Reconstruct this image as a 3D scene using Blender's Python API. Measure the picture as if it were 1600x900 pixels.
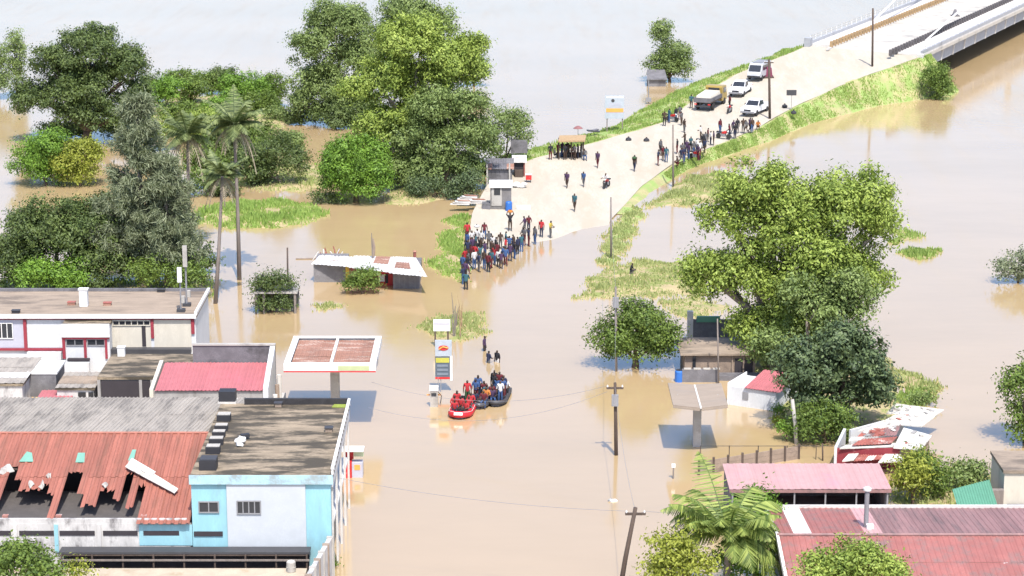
import bpy, math, random
import numpy as np
from mathutils import Vector, Matrix

for o in list(bpy.data.objects):
    bpy.data.objects.remove(o)
sc = bpy.context.scene
R = math.radians
rng = np.random.default_rng(7)
random.seed(7)

# ------------------------------------------------------------------ camera, sky, sun, exposure
CAM_H = 46.0
FPX = 3600.0                      # focal length in photo pixels (1600 wide)
TH = math.atan(870.0 / 3600.0)    # downward pitch
cd = bpy.data.cameras.new('camera')
cd.sensor_width = 36.0
cd.lens = FPX / 1600.0 * 36.0
cd.clip_start = 1.0
cd.clip_end = 12000.0
cam = bpy.data.objects.new('camera', cd)
sc.collection.objects.link(cam)
cam.location = (0, 0, CAM_H)
cam.rotation_euler = (math.pi / 2 - TH, 0, 0)
sc.camera = cam

SUNV = Vector((0.13, -0.59, 1.0)).normalized()     # towards the sun
world = bpy.data.worlds.new('World')
sc.world = world
world.use_nodes = True
wn = world.node_tree.nodes
wl = world.node_tree.links
bg = wn['Background']
sky = wn.new('ShaderNodeTexSky')
sky.sky_type = 'NISHITA'
sky.sun_disc = False
sky.sun_elevation = math.asin(SUNV.z)
sky.sun_rotation = math.atan2(SUNV.x, SUNV.y)
sky.air_density = 0.9
sky.dust_density = 2.7
sky.ozone_density = 5.0
wl.new(sky.outputs[0], bg.inputs[0])
bg.inputs[1].default_value = 0.15
sd = bpy.data.lights.new('sun', 'SUN')
sd.energy = 3.3
sd.angle = R(0.53)
sd.color = (1.0, 0.945, 0.865)
sun = bpy.data.objects.new('sun', sd)
sc.collection.objects.link(sun)
sun.location = (20, -60, 120)
sun.rotation_euler = SUNV.to_track_quat('Z', 'Y').to_euler()
vs = sc.view_settings
vs.view_transform = 'Standard'
vs.look = 'None'
vs.exposure = 1.0
vs.gamma = 1.0
vs.use_curve_mapping = False

# ------------------------------------------------------------------ survey: photo pixel -> point of the place
CT, ST = math.cos(TH), math.sin(TH)
def ray(px, py):
    xr = (px - 800.0) / FPX
    yr = (450.0 - py) / FPX
    return xr, CT + yr * ST, -ST + yr * CT
def G(px, py, z=0.0):
    x, y, w = ray(px, py)
    t = (z - CAM_H) / w
    return Vector((x * t, y * t, z))
def zat(py, Y):
    x, y, w = ray(800, py)
    return CAM_H + Y * w / y
def depth(Y, z):
    return Y * CT + (CAM_H - z) * ST
def xat(px, Y, z):
    return (px - 800.0) / FPX * depth(Y, z)
def yat(py, z):
    x, y, w = ray(800, py)
    return (z - CAM_H) * y / w
def S(Y, z=2.0):
    return FPX / depth(Y, z)

# ------------------------------------------------------------------ materials
MATS = {}
def _mix(nt, fac, a, b):
    m = nt.nodes.new('ShaderNodeMix')
    m.data_type = 'RGBA'
    for v, s in ((fac, m.inputs[0]), (a, m.inputs[6]), (b, m.inputs[7])):
        if hasattr(v, 'is_linked'):
            nt.links.new(v, s)
        else:
            s.default_value = v if isinstance(v, float) else (*v, 1.0) if len(v) == 3 else v
    return m.outputs[2]
def _noise(nt, vec, scale, detail=4.0, rough=0.6):
    n = nt.nodes.new('ShaderNodeTexNoise')
    n.inputs['Scale'].default_value = scale
    n.inputs['Detail'].default_value = detail
    n.inputs['Roughness'].default_value = rough
    nt.links.new(vec, n.inputs['Vector'])
    return n.outputs['Fac']
def _ramp(nt, fac, lo, hi):
    m = nt.nodes.new('ShaderNodeMapRange')
    m.interpolation_type = 'SMOOTHSTEP'
    m.inputs['From Min'].default_value = lo
    m.inputs['From Max'].default_value = hi
    nt.links.new(fac, m.inputs['Value'])
    return m.outputs[0]
def mat(name, col, rough=0.75, var=0.14, scale=1.5, stain=None, sth=(0.5, 0.66), sscale=0.5, stretch=(1, 1, 1),
        bump=0.0, metal=0.0, spec=0.35, orand=0.0, fine=14.0):
    if name in MATS:
        return MATS[name]
    m = bpy.data.materials.new(name)
    m.use_nodes = True
    nt = m.node_tree
    p = nt.nodes['Principled BSDF']
    g = nt.nodes.new('ShaderNodeNewGeometry')
    mp = nt.nodes.new('ShaderNodeMapping')
    mp.inputs['Scale'].default_value = stretch
    nt.links.new(g.outputs['Position'], mp.inputs['Vector'])
    v = mp.outputs[0]
    lo = tuple(c * (1 - var) for c in col)
    hi = tuple(min(1.0, c * (1 + var)) for c in col)
    n1 = _noise(nt, v, scale)
    out = _mix(nt, _ramp(nt, n1, 0.3, 0.7), lo, hi)
    n2 = _noise(nt, v, fine, 2.0)
    out = _mix(nt, _ramp(nt, n2, 0.35, 0.75), out, tuple(c * (1 - var * 0.9) for c in col))
    if stain is not None:
        n3 = _noise(nt, v, sscale, 6.0, 0.7)
        out = _mix(nt, _ramp(nt, n3, *sth), out, stain)
    if orand:
        oi = nt.nodes.new('ShaderNodeObjectInfo')
        mr = nt.nodes.new('ShaderNodeMapRange')
        mr.inputs['To Min'].default_value = 1 - orand
        mr.inputs['To Max'].default_value = 1 + orand
        nt.links.new(oi.outputs['Random'], mr.inputs['Value'])
        hs = nt.nodes.new('ShaderNodeHueSaturation')
        nt.links.new(mr.outputs[0], hs.inputs['Value'])
        nt.links.new(out, hs.inputs['Color'])
        out = hs.outputs[0]
    nt.links.new(out, p.inputs['Base Color'])
    p.inputs['Roughness'].default_value = rough
    p.inputs['Metallic'].default_value = metal
    p.inputs['Specular IOR Level'].default_value = spec
    if bump:
        b = nt.nodes.new('ShaderNodeBump')
        b.inputs['Strength'].default_value = bump
        b.inputs['Distance'].default_value = 0.05
        nt.links.new(n2, b.inputs['Height'])
        nt.links.new(b.outputs[0], p.inputs['Normal'])
    MATS[name] = m
    return m
def leafmat(name, a, b, trans=0.3, rough=0.55):
    if name in MATS:
        return MATS[name]
    m = bpy.data.materials.new(name)
    m.use_nodes = True
    nt = m.node_tree
    p = nt.nodes['Principled BSDF']
    at = nt.nodes.new('ShaderNodeAttribute')
    at.attribute_name = 'tint'
    c = _mix(nt, at.outputs['Fac'], a, b)
    nt.links.new(c, p.inputs['Base Color'])
    p.inputs['Roughness'].default_value = rough
    p.inputs['Specular IOR Level'].default_value = 0.3
    tr = nt.nodes.new('ShaderNodeBsdfTranslucent')
    tc = _mix(nt, 0.5, c, (0.20, 0.32, 0.03))
    nt.links.new(tc, tr.inputs['Color'])
    ms = nt.nodes.new('ShaderNodeMixShader')
    ms.inputs[0].default_value = trans
    nt.links.new(p.outputs[0], ms.inputs[1])
    nt.links.new(tr.outputs[0], ms.inputs[2])
    nt.links.new(ms.outputs[0], nt.nodes['Material Output'].inputs[0])
    MATS[name] = m
    return m
def glassmat(name, col=(0.02, 0.025, 0.03), rough=0.12):
    return mat(name, col, rough=rough, var=0.05, spec=0.6)

# ------------------------------------------------------------------ objects
COL = sc.collection
def tag(o, label=None, cat=None, group=None, kind=None):
    if label: o['label'] = label
    if cat: o['category'] = cat
    if group: o['group'] = group
    if kind: o['kind'] = kind
    return o
def thing(name, label, cat, loc=(0, 0, 0), rotz=0.0, group=None):
    o = bpy.data.objects.new(name, None)
    o.empty_display_size = 0.3
    COL.objects.link(o)
    o.location = loc
    o.rotation_euler = (0, 0, rotz)
    return tag(o, label, cat, group)
def root_of(o):
    while o.parent: o = o.parent
    return o
class MB:
    """collects shapes; build() links them as one mesh. World coordinates unless local=True."""
    def __init__(s, local=False):
        s.v, s.f, s.local = [], [], local
    def add(s, vs_, fs):
        n = len(s.v)
        s.v += [tuple(q) for q in vs_]
        s.f += [tuple(i + n for i in q) for q in fs]
        return s
    def box(s, x0, x1, y0, y1, z0, z1):
        return s.add([(x0,y0,z0),(x1,y0,z0),(x1,y1,z0),(x0,y1,z0),(x0,y0,z1),(x1,y0,z1),(x1,y1,z1),(x0,y1,z1)],
                     [(0,3,2,1),(4,5,6,7),(0,1,5,4),(1,2,6,5),(2,3,7,6),(3,0,4,7)])
    def hexa(s, b, t):      # four bottom points, four top points
        return s.add(list(b) + list(t), [(0,3,2,1),(4,5,6,7),(0,1,5,4),(1,2,6,5),(2,3,7,6),(3,0,4,7)])
    def obox(s, c, size, rz=0.0, tilt=0.0):
        m = Matrix.Rotation(rz, 3, 'Z') @ Matrix.Rotation(tilt, 3, 'Y')
        x, y, z = (q / 2 for q in size)
        c = Vector(c)
        pts = [c + m @ Vector(p) for p in ((-x,-y,-z),(x,-y,-z),(x,y,-z),(-x,y,-z),(-x,-y,z),(x,-y,z),(x,y,z),(-x,y,z))]
        return s.hexa(pts[:4], pts[4:])
    def bar(s, a, b, w, h):
        a, b = Vector(a), Vector(b)
        d = (b - a).normalized()
        u = d.cross(Vector((0, 0, 1)))
        u = u.normalized() if u.length > 1e-4 else Vector((1, 0, 0))
        n = u.cross(d)
        q = [(-w/2,-h/2),(w/2,-h/2),(w/2,h/2),(-w/2,h/2)]
        return s.hexa([a + u*i + n*j for i, j in q], [b + u*i + n*j for i, j in q])
    def tube(s, pts, rad, n=6):
        pts = [Vector(p) for p in pts]
        if not hasattr(rad, '__len__'): rad = [rad] * len(pts)
        rings = []
        up = Vector((0.13, 0.31, 0.9)).normalized()
        for i, p in enumerate(pts):
            d = (pts[min(i + 1, len(pts) - 1)] - pts[max(i - 1, 0)]).normalized()
            if abs(d.dot(up)) > 0.97: up = Vector((1, 0.1, 0)).normalized()
            u = d.cross(up).normalized(); w = d.cross(u)
            rings.append([p + (u * math.cos(k*2*math.pi/n) + w * math.sin(k*2*math.pi/n)) * rad[i] for k in range(n)])
        fs = []
        for i in range(len(pts) - 1):
            for k in range(n):
                fs.append((i*n+k, i*n+(k+1) % n, (i+1)*n+(k+1) % n, (i+1)*n+k))
        fs.append(tuple(range(n))[::-1]); fs.append(tuple((len(pts)-1)*n + k for k in range(n)))
        return s.add([q for r in rings for q in r], fs)
    def prism(s, poly, z0, z1):
        n = len(poly)
        return s.add([(x, y, z0) for x, y in poly] + [(x, y, z1) for x, y in poly],
                     [tuple(range(n))[::-1], tuple(range(n, 2*n))] + [(i, (i+1) % n, n + (i+1) % n, n + i) for i in range(n)])
    def sweep(s, poly, y0, y1, inset=0.0):   # side profile (x, z) extruded across y
        n = len(poly)
        return s.add([(x, y0, z) for x, z in poly] + [(x, y1, z) for x, z in poly],
                     [tuple(range(n)), tuple(range(n, 2*n))[::-1]] + [(i, n + i, n + (i+1) % n, (i+1) % n) for i in range(n)])
    def lathe(s, c, prof, n=12, axis='z'):
        vs_, fs = [], []
        for r, h in prof:
            for k in range(n):
                a = 2 * math.pi * k / n
                p = (r*math.cos(a), r*math.sin(a), h) if axis == 'z' else (r*math.cos(a), h, r*math.sin(a))
                vs_.append((c[0]+p[0], c[1]+p[1], c[2]+p[2]))
        m = len(prof)
        for i in range(m - 1):
            for k in range(n):
                fs.append((i*n+k, i*n+(k+1) % n, (i+1)*n+(k+1) % n, (i+1)*n+k))
        fs.append(tuple(range(n))[::-1]); fs.append(tuple((m-1)*n+k for k in range(n)))
        return s.add(vs_, fs)
    def slab(s, quad, t):                    # four top points, thickness straight down
        return s.hexa([Vector(q) - Vector((0, 0, t)) for q in quad], quad)
    def build(s, name, m, parent=None, smooth=False):
        me = bpy.data.meshes.new(name)
        off = Vector((0, 0, 0))
        if parent is not None and not s.local:
            off = root_of(parent).location
        me.from_pydata([(x-off[0], y-off[1], z-off[2]) for x, y, z in s.v], [], s.f)
        if m is not None: me.materials.append(m)
        if smooth: me.polygons.foreach_set('use_smooth', [True] * len(me.polygons))
        me.update()
        o = bpy.data.objects.new(name, me)
        COL.objects.link(o)
        if parent is not None: o.parent = parent
        return o
def copy_tree(o, parent=None):
    c = o.copy()
    COL.objects.link(c)
    c.parent = parent
    for ch in list(o.children):
        copy_tree(ch, c)
    return c
def struct(o):
    o['kind'] = 'structure'
    return o
def window(parent, x0, x1, y, z0, z1, nx=2, frame='white_paint', depth_=0.08):
    """framed window set in a wall that faces -Y; its panes sit behind the frame."""
    w = 0.06
    f = MB()
    f.box(x0, x1, y-depth_, y-0.004, z0, z0+w).box(x0, x1, y-depth_, y-0.004, z1-w, z1)
    for i in range(nx + 1):
        xx = x0 + (x1-x0-w) * i / nx
        f.box(xx, xx+w, y-depth_+0.003, y-0.005, z0+w, z1-w)
    fo = f.build('window', MATS[frame], parent)
    for i in range(nx):
        a = x0 + (x1-x0-w) * i / nx + w; b = x0 + (x1-x0-w) * (i+1) / nx
        MB().box(a, b, y-0.035, y-0.006, z0+w, z1-w).build('pane', MATS['pane'], fo)
    return fo
def sheets(parent, mlist, bl, br, tr, tl, nc, nr=1, rib=0.05, skip=(), cut=None, nrib=3, pick=None, lift=0.01):
    """ribbed metal sheets laid over a roof quad, one object each. cut[c] = bottom end of column c (0..1 up the slope)."""
    bl, br, tr, tl = map(Vector, (bl, br, tr, tl))
    nrm = (br - bl).cross(tl - bl).normalized()
    rr = random.Random(len(bpy.data.objects))
    def P(u, v): return bl*(1-u)*(1-v) + br*u*(1-v) + tr*u*v + tl*(1-u)*v
    for c in range(nc):
        lo = cut[c] if cut else 0.0
        for r in range(nr):
            if (c, r) in skip: continue
            v0, v1 = r / nr, (r + 1) / nr
            if v1 <= lo: continue
            v0 = max(v0, lo)
            u0, u1 = c / nc, (c + 1) / nc
            dz = lift * (1 + (c % 2)) + 0.012 * (r % 2) + rr.uniform(0, .012)
            prof = []
            for k in range(nrib):
                a = k / nrib
                prof += [(a + 0.0, 0), (a + .5/nrib, 0), (a + .62/nrib, 1), (a + .86/nrib, 1)]
            prof.append((1.0, 0))
            vs_ = []
            jag = lo > 0 and v0 == lo
            for t, v in ((0, v0), (1, v1)):
                for q, h in prof:
                    vv = v + (rr.uniform(-.02, .03) if jag and t == 0 else 0)
                    vs_.append(P(u0 + (u1-u0)*q*1.01, vv) + nrm * (dz + h * rib))
            n = len(prof)
            sh = MB().add(vs_, [(i, i+1, n+i+1, n+i) for i in range(n-1)])
            sh.build('roof_sheet', (mlist[pick(c, r)] if pick else rr.choice(mlist)), parent)
# ------------------------------------------------------------------ the palette
mat('white_paint', (0.62, 0.615, 0.60), var=0.06, stain=(0.48, 0.45, 0.40), sth=(0.56, 0.78), sscale=0.7)
mat('white_wall', (0.52, 0.53, 0.54), var=0.07, stain=(0.40, 0.38, 0.35), sth=(0.55, 0.75), sscale=0.6, stretch=(1, 1, 0.35))
mat('cream_wall', (0.50, 0.465, 0.39), var=0.07, stain=(0.36, 0.32, 0.26), sth=(0.55, 0.75), sscale=0.7, stretch=(1, 1, 0.35))
mat('lilac_wall', (0.40, 0.40, 0.46), var=0.06, stain=(0.36, 0.34, 0.36), sth=(0.55, 0.75))
mat('blue_wall', (0.235, 0.44, 0.50), var=0.07, stain=(0.20, 0.33, 0.37), sth=(0.50, 0.72), sscale=0.8, stretch=(1, 1, 0.3))
mat('dirty_white', (0.48, 0.465, 0.45), var=0.12, stain=(0.13, 0.12, 0.12), sth=(0.47, 0.66), sscale=0.9, stretch=(1, 1, 0.35))
mat('red_trim', (0.26, 0.035, 0.05), var=0.12, rough=0.6)
mat('pane', (0.025, 0.028, 0.034), rough=0.15, var=0.05, spec=0.6)
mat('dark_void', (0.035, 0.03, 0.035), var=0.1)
mat('roof_concrete', (0.27, 0.215, 0.15), var=0.25, scale=1.1, stain=(0.058, 0.048, 0.034), sth=(0.40, 0.57), sscale=0.75, stretch=(0.45, 1.3, 1), bump=0.2)
mat('roof_screed', (0.285, 0.225, 0.17), var=0.15, stain=(0.135, 0.108, 0.085), sth=(0.46, 0.66), sscale=0.35, stretch=(0.5, 1.4, 1))
mat('asbestos', (0.30, 0.27, 0.235), var=0.10, scale=2.2, stain=(0.15, 0.135, 0.12), sth=(0.45, 0.68), sscale=0.7, stretch=(1.6, 0.35, 1), orand=0.06)
mat('red_sheet', (0.28, 0.105, 0.075), rough=0.6, var=0.14, stain=(0.20, 0.085, 0.06), sth=(0.47, 0.66), sscale=0.8, stretch=(1.8, 0.3, 0.3), orand=0.10)
mat('pink_sheet', (0.37, 0.125, 0.135), rough=0.6, var=0.08, stain=(0.40, 0.12, 0.14), sth=(0.52, 0.7), orand=0.04)
mat('pale_pink_sheet', (0.42, 0.255, 0.25), rough=0.55, var=0.06, stain=(0.5, 0.24, 0.26), sth=(0.55, 0.7), orand=0.04)
mat('maroon_sheet', (0.24, 0.135, 0.13), rough=0.6, var=0.12, stain=(0.145, 0.095, 0.092), sth=(0.44, 0.66), sscale=0.6, stretch=(2, 0.3, 0.3), orand=0.10)
mat('maroon_red_sheet', (0.29, 0.112, 0.098), rough=0.55, var=0.10, stain=(0.20, 0.125, 0.115), sth=(0.45, 0.68), sscale=0.9, orand=0.06)
mat('zinc_sheet', (0.55, 0.54, 0.52), rough=0.5, var=0.08, stain=(0.40, 0.30, 0.24), sth=(0.55, 0.68), sscale=0.7, orand=0.08)
mat('rust_sheet', (0.27, 0.14, 0.10), rough=0.8, var=0.2, stain=(0.40, 0.30, 0.25), sth=(0.5, 0.65), sscale=0.9, stretch=(0.5, 2.2, 1), orand=0.10)
mat('brown_red_sheet', (0.30, 0.10, 0.08), rough=0.7, var=0.2, stain=(0.48, 0.40, 0.36), sth=(0.56, 0.7), orand=0.12)
mat('green_sheet', (0.10, 0.26, 0.17), rough=0.5, var=0.06)
mat('skylight', (0.16, 0.33, 0.26), rough=0.4, var=0.08)
mat('grey_block', (0.17, 0.165, 0.17), var=0.2, stain=(0.09, 0.085, 0.09), sth=(0.5, 0.7))
mat('grey_wall', (0.30, 0.29, 0.28), var=0.15, stain=(0.15, 0.14, 0.13), sth=(0.5, 0.7), stretch=(1, 1, 0.4))
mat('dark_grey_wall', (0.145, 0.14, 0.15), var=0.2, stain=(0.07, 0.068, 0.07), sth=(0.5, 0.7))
mat('taupe_roof', (0.27, 0.22, 0.175), var=0.08, stain=(0.22, 0.19, 0.165), sth=(0.5, 0.75), stretch=(0.6, 2, 1))
mat('brown_wall', (0.26, 0.20, 0.155), var=0.15, stain=(0.13, 0.10, 0.08), sth=(0.5, 0.7))
mat('concrete', (0.36, 0.34, 0.31), var=0.12, stain=(0.22, 0.20, 0.18), sth=(0.52, 0.72))
mat('pale_concrete', (0.52, 0.50, 0.47), var=0.1, stain=(0.36, 0.33, 0.30), sth=(0.55, 0.75))
mat('girder_grey', (0.33, 0.34, 0.36), var=0.08, stain=(0.22, 0.22, 0.23), sth=(0.55, 0.75), orand=0.08)
mat('dark_metal', (0.05, 0.05, 0.055), rough=0.55, var=0.1)
mat('grey_metal', (0.22, 0.22, 0.23), rough=0.5, var=0.1)
mat('pole_wood', (0.085, 0.062, 0.05), var=0.25, stretch=(3, 3, 0.5), rough=0.9)
mat('pole_grey', (0.20, 0.17, 0.15), var=0.2, stretch=(3, 3, 0.5), rough=0.9)
mat('bark', (0.12, 0.085, 0.06), var=0.3, stretch=(2, 2, 0.6), rough=0.95)
mat('pale_bark', (0.24, 0.20, 0.17), var=0.25, stretch=(2, 2, 0.6), rough=0.95)
mat('yellow_paint', (0.62, 0.42, 0.05), rough=0.5, var=0.08)
mat('red_paint', (0.48, 0.03, 0.03), rough=0.5, var=0.1, stain=(0.5, 0.2, 0.2), sth=(0.6, 0.7), sscale=2.0)
mat('blue_plastic', (0.03, 0.13, 0.42), rough=0.45, var=0.06)
mat('orange_paint', (0.75, 0.32, 0.08), rough=0.5, var=0.06)
mat('black_plastic', (0.03, 0.03, 0.035), rough=0.55, var=0.1)
mat('dark_red_wall', (0.20, 0.028, 0.036), var=0.15, stain=(0.28, 0.12, 0.11), sth=(0.58, 0.7), sscale=2.0)
mat('slab_white', (0.56, 0.54, 0.50), var=0.12, scale=3, stain=(0.28, 0.25, 0.20), sth=(0.5, 0.68), sscale=1.1)
mat('thatch', (0.36, 0.25, 0.14), var=0.25, scale=5, rough=0.95)
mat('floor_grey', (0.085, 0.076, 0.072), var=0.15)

# ------------------------------------------------------------------ the flood: one sheet to the horizon
m = bpy.data.materials.new('muddy_water')
m.use_nodes = True
nt = m.node_tree
p = nt.nodes['Principled BSDF']
g = nt.nodes.new('ShaderNodeNewGeometry')
mp = nt.nodes.new('ShaderNodeMapping'); mp.inputs['Scale'].default_value = (0.02, 0.05, 1)
nt.links.new(g.outputs['Position'], mp.inputs['Vector'])
n1 = _noise(nt, mp.outputs[0], 1.0, 7, .7)
nt.links.new(_mix(nt, _ramp(nt, n1, 0.3, 0.7), (0.37, 0.268, 0.143), (0.415, 0.30, 0.165)), p.inputs['Base Color'])
mp3 = nt.nodes.new('ShaderNodeMapping'); mp3.inputs['Scale'].default_value = (0.9, 0.12, 1); mp3.inputs['Rotation'].default_value = (0, 0, 0.25)
nt.links.new(g.outputs['Position'], mp3.inputs['Vector'])
mr_ = nt.nodes.new('ShaderNodeMapRange'); mr_.inputs['From Min'].default_value = 0.35; mr_.inputs['From Max'].default_value = 0.7; mr_.inputs['To Min'].default_value = 0.05; mr_.inputs['To Max'].default_value = 0.17
nt.links.new(_noise(nt, mp3.outputs[0], 0.35, 5, .65), mr_.inputs['Value']); nt.links.new(mr_.outputs[0], p.inputs['Roughness'])
p.inputs['IOR'].default_value = 2.5
mp2 = nt.nodes.new('ShaderNodeMapping'); mp2.inputs['Scale'].default_value = (0.45, 1.0, 1)
nt.links.new(g.outputs['Position'], mp2.inputs['Vector'])
n2 = _noise(nt, mp2.outputs[0], 1.1, 3)
bp = nt.nodes.new('ShaderNodeBump'); bp.inputs['Strength'].default_value = 0.10; bp.inputs['Distance'].default_value = 0.06
nt.links.new(n2, bp.inputs['Height']); nt.links.new(bp.outputs[0], p.inputs['Normal'])
MATS['water'] = m
wb = MB()
nx_ = 24
xs = [-6000, -1500, -400, -120, -60, 0, 60, 120, 400, 1500, 6000]
ys = [-600, 40, 90, 140, 190, 240, 300, 400, 700, 2000, 9000]
wb.add([(x, y, 0) for y in ys for x in xs],
       [(j*11+i, j*11+i+1, (j+1)*11+i+1, (j+1)*11+i) for j in range(10) for i in range(10)])
struct(wb.build('flood_water', m))

# ------------------------------------------------------------------ the road on its embankment
RL = [(727,470,-.28),(728,432,0.0),(731,380,.25),(738,332,.6),(760,290,.8),(800,262,.95),(840,246,1.1),(930,222,1.15),(1040,190,1.5),(1090,152,2.1),(1150,116,3.0),(1250,79,4.5),(1262,71.5,4.8)]
RR = [(940,395,-.35),(953,345,0.02),(1003,290,.5),(1060,250,.8),(1180,202,1.3),(1240,167,1.9),(1330,126,3.1),(1440,88,4.8)]
RLw = np.array([tuple(G(*q)) for q in RL]); RRw = np.array([tuple(G(*q)) for q in RR])
def road_sides(y):
    return (np.interp(y, RLw[:,1], RLw[:,0]), np.interp(y, RLw[:,1], RLw[:,2]),
            np.interp(y, RRw[:,1], RRw[:,0]), np.interp(y, RRw[:,1], RRw[:,2]))
def road_z(x, y):
    xl, zl, xr, zr = road_sides(y)
    t = min(1.0, max(0.0, (x - xl) / (xr - xl)))
    return zl + (zr - zl) * t
def RG(px, py):
    z = 1.0
    for _ in range(12):
        P = G(px, py, z)
        z = road_z(P.x, P.y)
    return G(px, py, z)
U = Vector((0.42, 0.907, 0)).normalized()      # heading of the bridge
BL = Vector(G(1262, 71.5, 4.8)); BR = Vector(G(1440, 88, 4.8))
mat('road_dirt', (0.40, 0.36, 0.295), var=0.10, scale=0.7, rough=0.95, stain=(0.36, 0.31, 0.24), sth=(0.46, 0.68), sscale=0.3, stretch=(1.1, 0.22, 1), fine=5.0)
mat('bank_soil', (0.33, 0.30, 0.15), var=0.2, scale=0.7, rough=0.95, stain=(0.22, 0.30, 0.09), sth=(0.42, 0.58), sscale=0.5)
mat('wet_soil', (0.36, 0.29, 0.16), var=0.2, scale=0.7, rough=0.9, stain=(0.20, 0.23, 0.07), sth=(0.46, 0.6), sscale=0.6)
rb = MB()
Ys = list(np.arange(178, 298.5, 1.5))
NX = 9
for y in Ys:
    xl, zl, xr, zr = road_sides(y)
    for k in range(NX):
        t = k / (NX - 1)
        x = xl + (xr - xl) * t
        nz = 0.03 * math.sin(x * .9 + y * .23) + 0.03 * math.sin(x * .37 - y * .41)
        rb.v.append((x, y, zl + (zr - zl) * t + nz))
for j in range(len(Ys) - 1):
    for k in range(NX - 1):
        rb.f.append((j*NX+k, j*NX+k+1, (j+1)*NX+k+1, (j+1)*NX+k))
# the skewed last stretch up to the abutment
j0 = (len(Ys) - 1) * NX
n0 = len(rb.v)
for k in range(NX):
    t = k / (NX - 1)
    rb.v.append(tuple(BL * (1 - t) + BR * t + U * 0.25))
for k in range(NX - 1):
    rb.f.append((j0+k, j0+k+1, n0+k+1, n0+k))
struct(rb.build('road', MATS['road_dirt'], smooth=True))
def bank(name, edge, outs):
    b = MB()
    for P in edge:
        nrm = outs(P)
        z = P[2]
        if name == 'left': rows = ((-.35, z-.05), (.7, z-.07), (3.4, z*.86-.1), (6.0, z*.5-.2), (10, -1.2))
        else: rows = ((-.35, z-.05), (.5, z-.07), (.5+.38*z, z*.5), (.9+.75*z, -.08), (3+1.2*z, -1.2))
        for d, zz in rows:
            q = Vector(P) + nrm * d
            b.v.append((q.x, q.y, zz + 0.10 * math.sin(q.x * 1.3 + q.y * .7) * (d > 1)))
    for j in range(len(edge) - 1):
        for k in range(4):
            b.f.append((j*5+k, j*5+k+1, (j+1)*5+k+1, (j+1)*5+k))
    o = struct(b.build('grass_bank', MATS['bank_soil'], smooth=True))
    return b
def dense(w, y0, y1, st=3.0):
    return [(float(np.interp(y, w[:,1], w[:,0])), y, float(np.interp(y, w[:,1], w[:,2]))) for y in np.arange(y0, y1, st)]
le = dense(RLw, 240, float(RLw[-1,1]), 3.0) + [tuple(BL)]
re = dense(RRw, 221, float(RRw[-1,1]), 3.0) + [tuple(BR), tuple(BR + U * 3)]
bank_l = bank('left', le, lambda P: Vector((-.93, .30, 0)))
bank_r = bank('right', re, lambda P: Vector((.92, -.38, 0)))

# ------------------------------------------------------------------ low islands of land and their grass
def poly_sd(px, py, poly):
    n = len(poly)
    d = np.full(px.shape, 1e9); ins = np.zeros(px.shape, bool)
    for i in range(n):
        ax, ay = poly[i]; bx, by = poly[(i+1) % n]
        ex, ey = bx-ax, by-ay
        t = np.clip(((px-ax)*ex + (py-ay)*ey) / (ex*ex+ey*ey+1e-9), 0, 1)
        d = np.minimum(d, np.hypot(px-ax-ex*t, py-ay-ey*t))
        c = ((ay > py) != (by > py)) & (px < (bx-ax)*(py-ay)/(by-ay+1e-12)+ax)
        ins ^= c
    return np.where(ins, d, -d)
def lump(x, y):
    return (np.sin(x*1.7+y*.6)+np.sin(x*.8-y*1.1+1.3)+np.sin(x*3.1+y*2.3)*.5)/2.5
LAND = []
def land(name, poly_px, h, m, step=0.6, soft=2.0):
    P = [tuple(G(a, b))[:2] for a, b in poly_px]
    A = np.array(P)
    x0, y0 = A.min(0) - 1.5; x1, y1 = A.max(0) + 1.5
    gx = np.arange(x0, x1 + step, step); gy = np.arange(y0, y1 + step, step)
    X, Y = np.meshgrid(gx, gy)
    D = poly_sd(X, Y, P)
    def zf(x, y):
        d = poly_sd(np.asarray(x, float), np.asarray(y, float), P)
        d = d + lump(np.asarray(x), np.asarray(y)) * 0.7
        return np.clip(d / soft, -0.6, 1.0) * h + 0.05 * h * lump(np.asarray(x)*2, np.asarray(y)*2)
    Z = zf(X, Y)
    idx = -np.ones(X.shape, int)
    b = MB()
    keep = Z > -0.55 * h
    for j in range(X.shape[0]-1):
        for i in range(X.shape[1]-1):
            if keep[j:j+2, i:i+2].all():
                q = []
                for (jj, ii) in ((j,i),(j,i+1),(j+1,i+1),(j+1,i)):
                    if idx[jj,ii] < 0:
                        idx[jj,ii] = len(b.v); b.v.append((X[jj,ii], Y[jj,ii], Z[jj,ii]))
                    q.append(idx[jj,ii])
                b.f.append(tuple(q))
    struct(b.build(name, m, smooth=True))
    return P, zf
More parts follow.
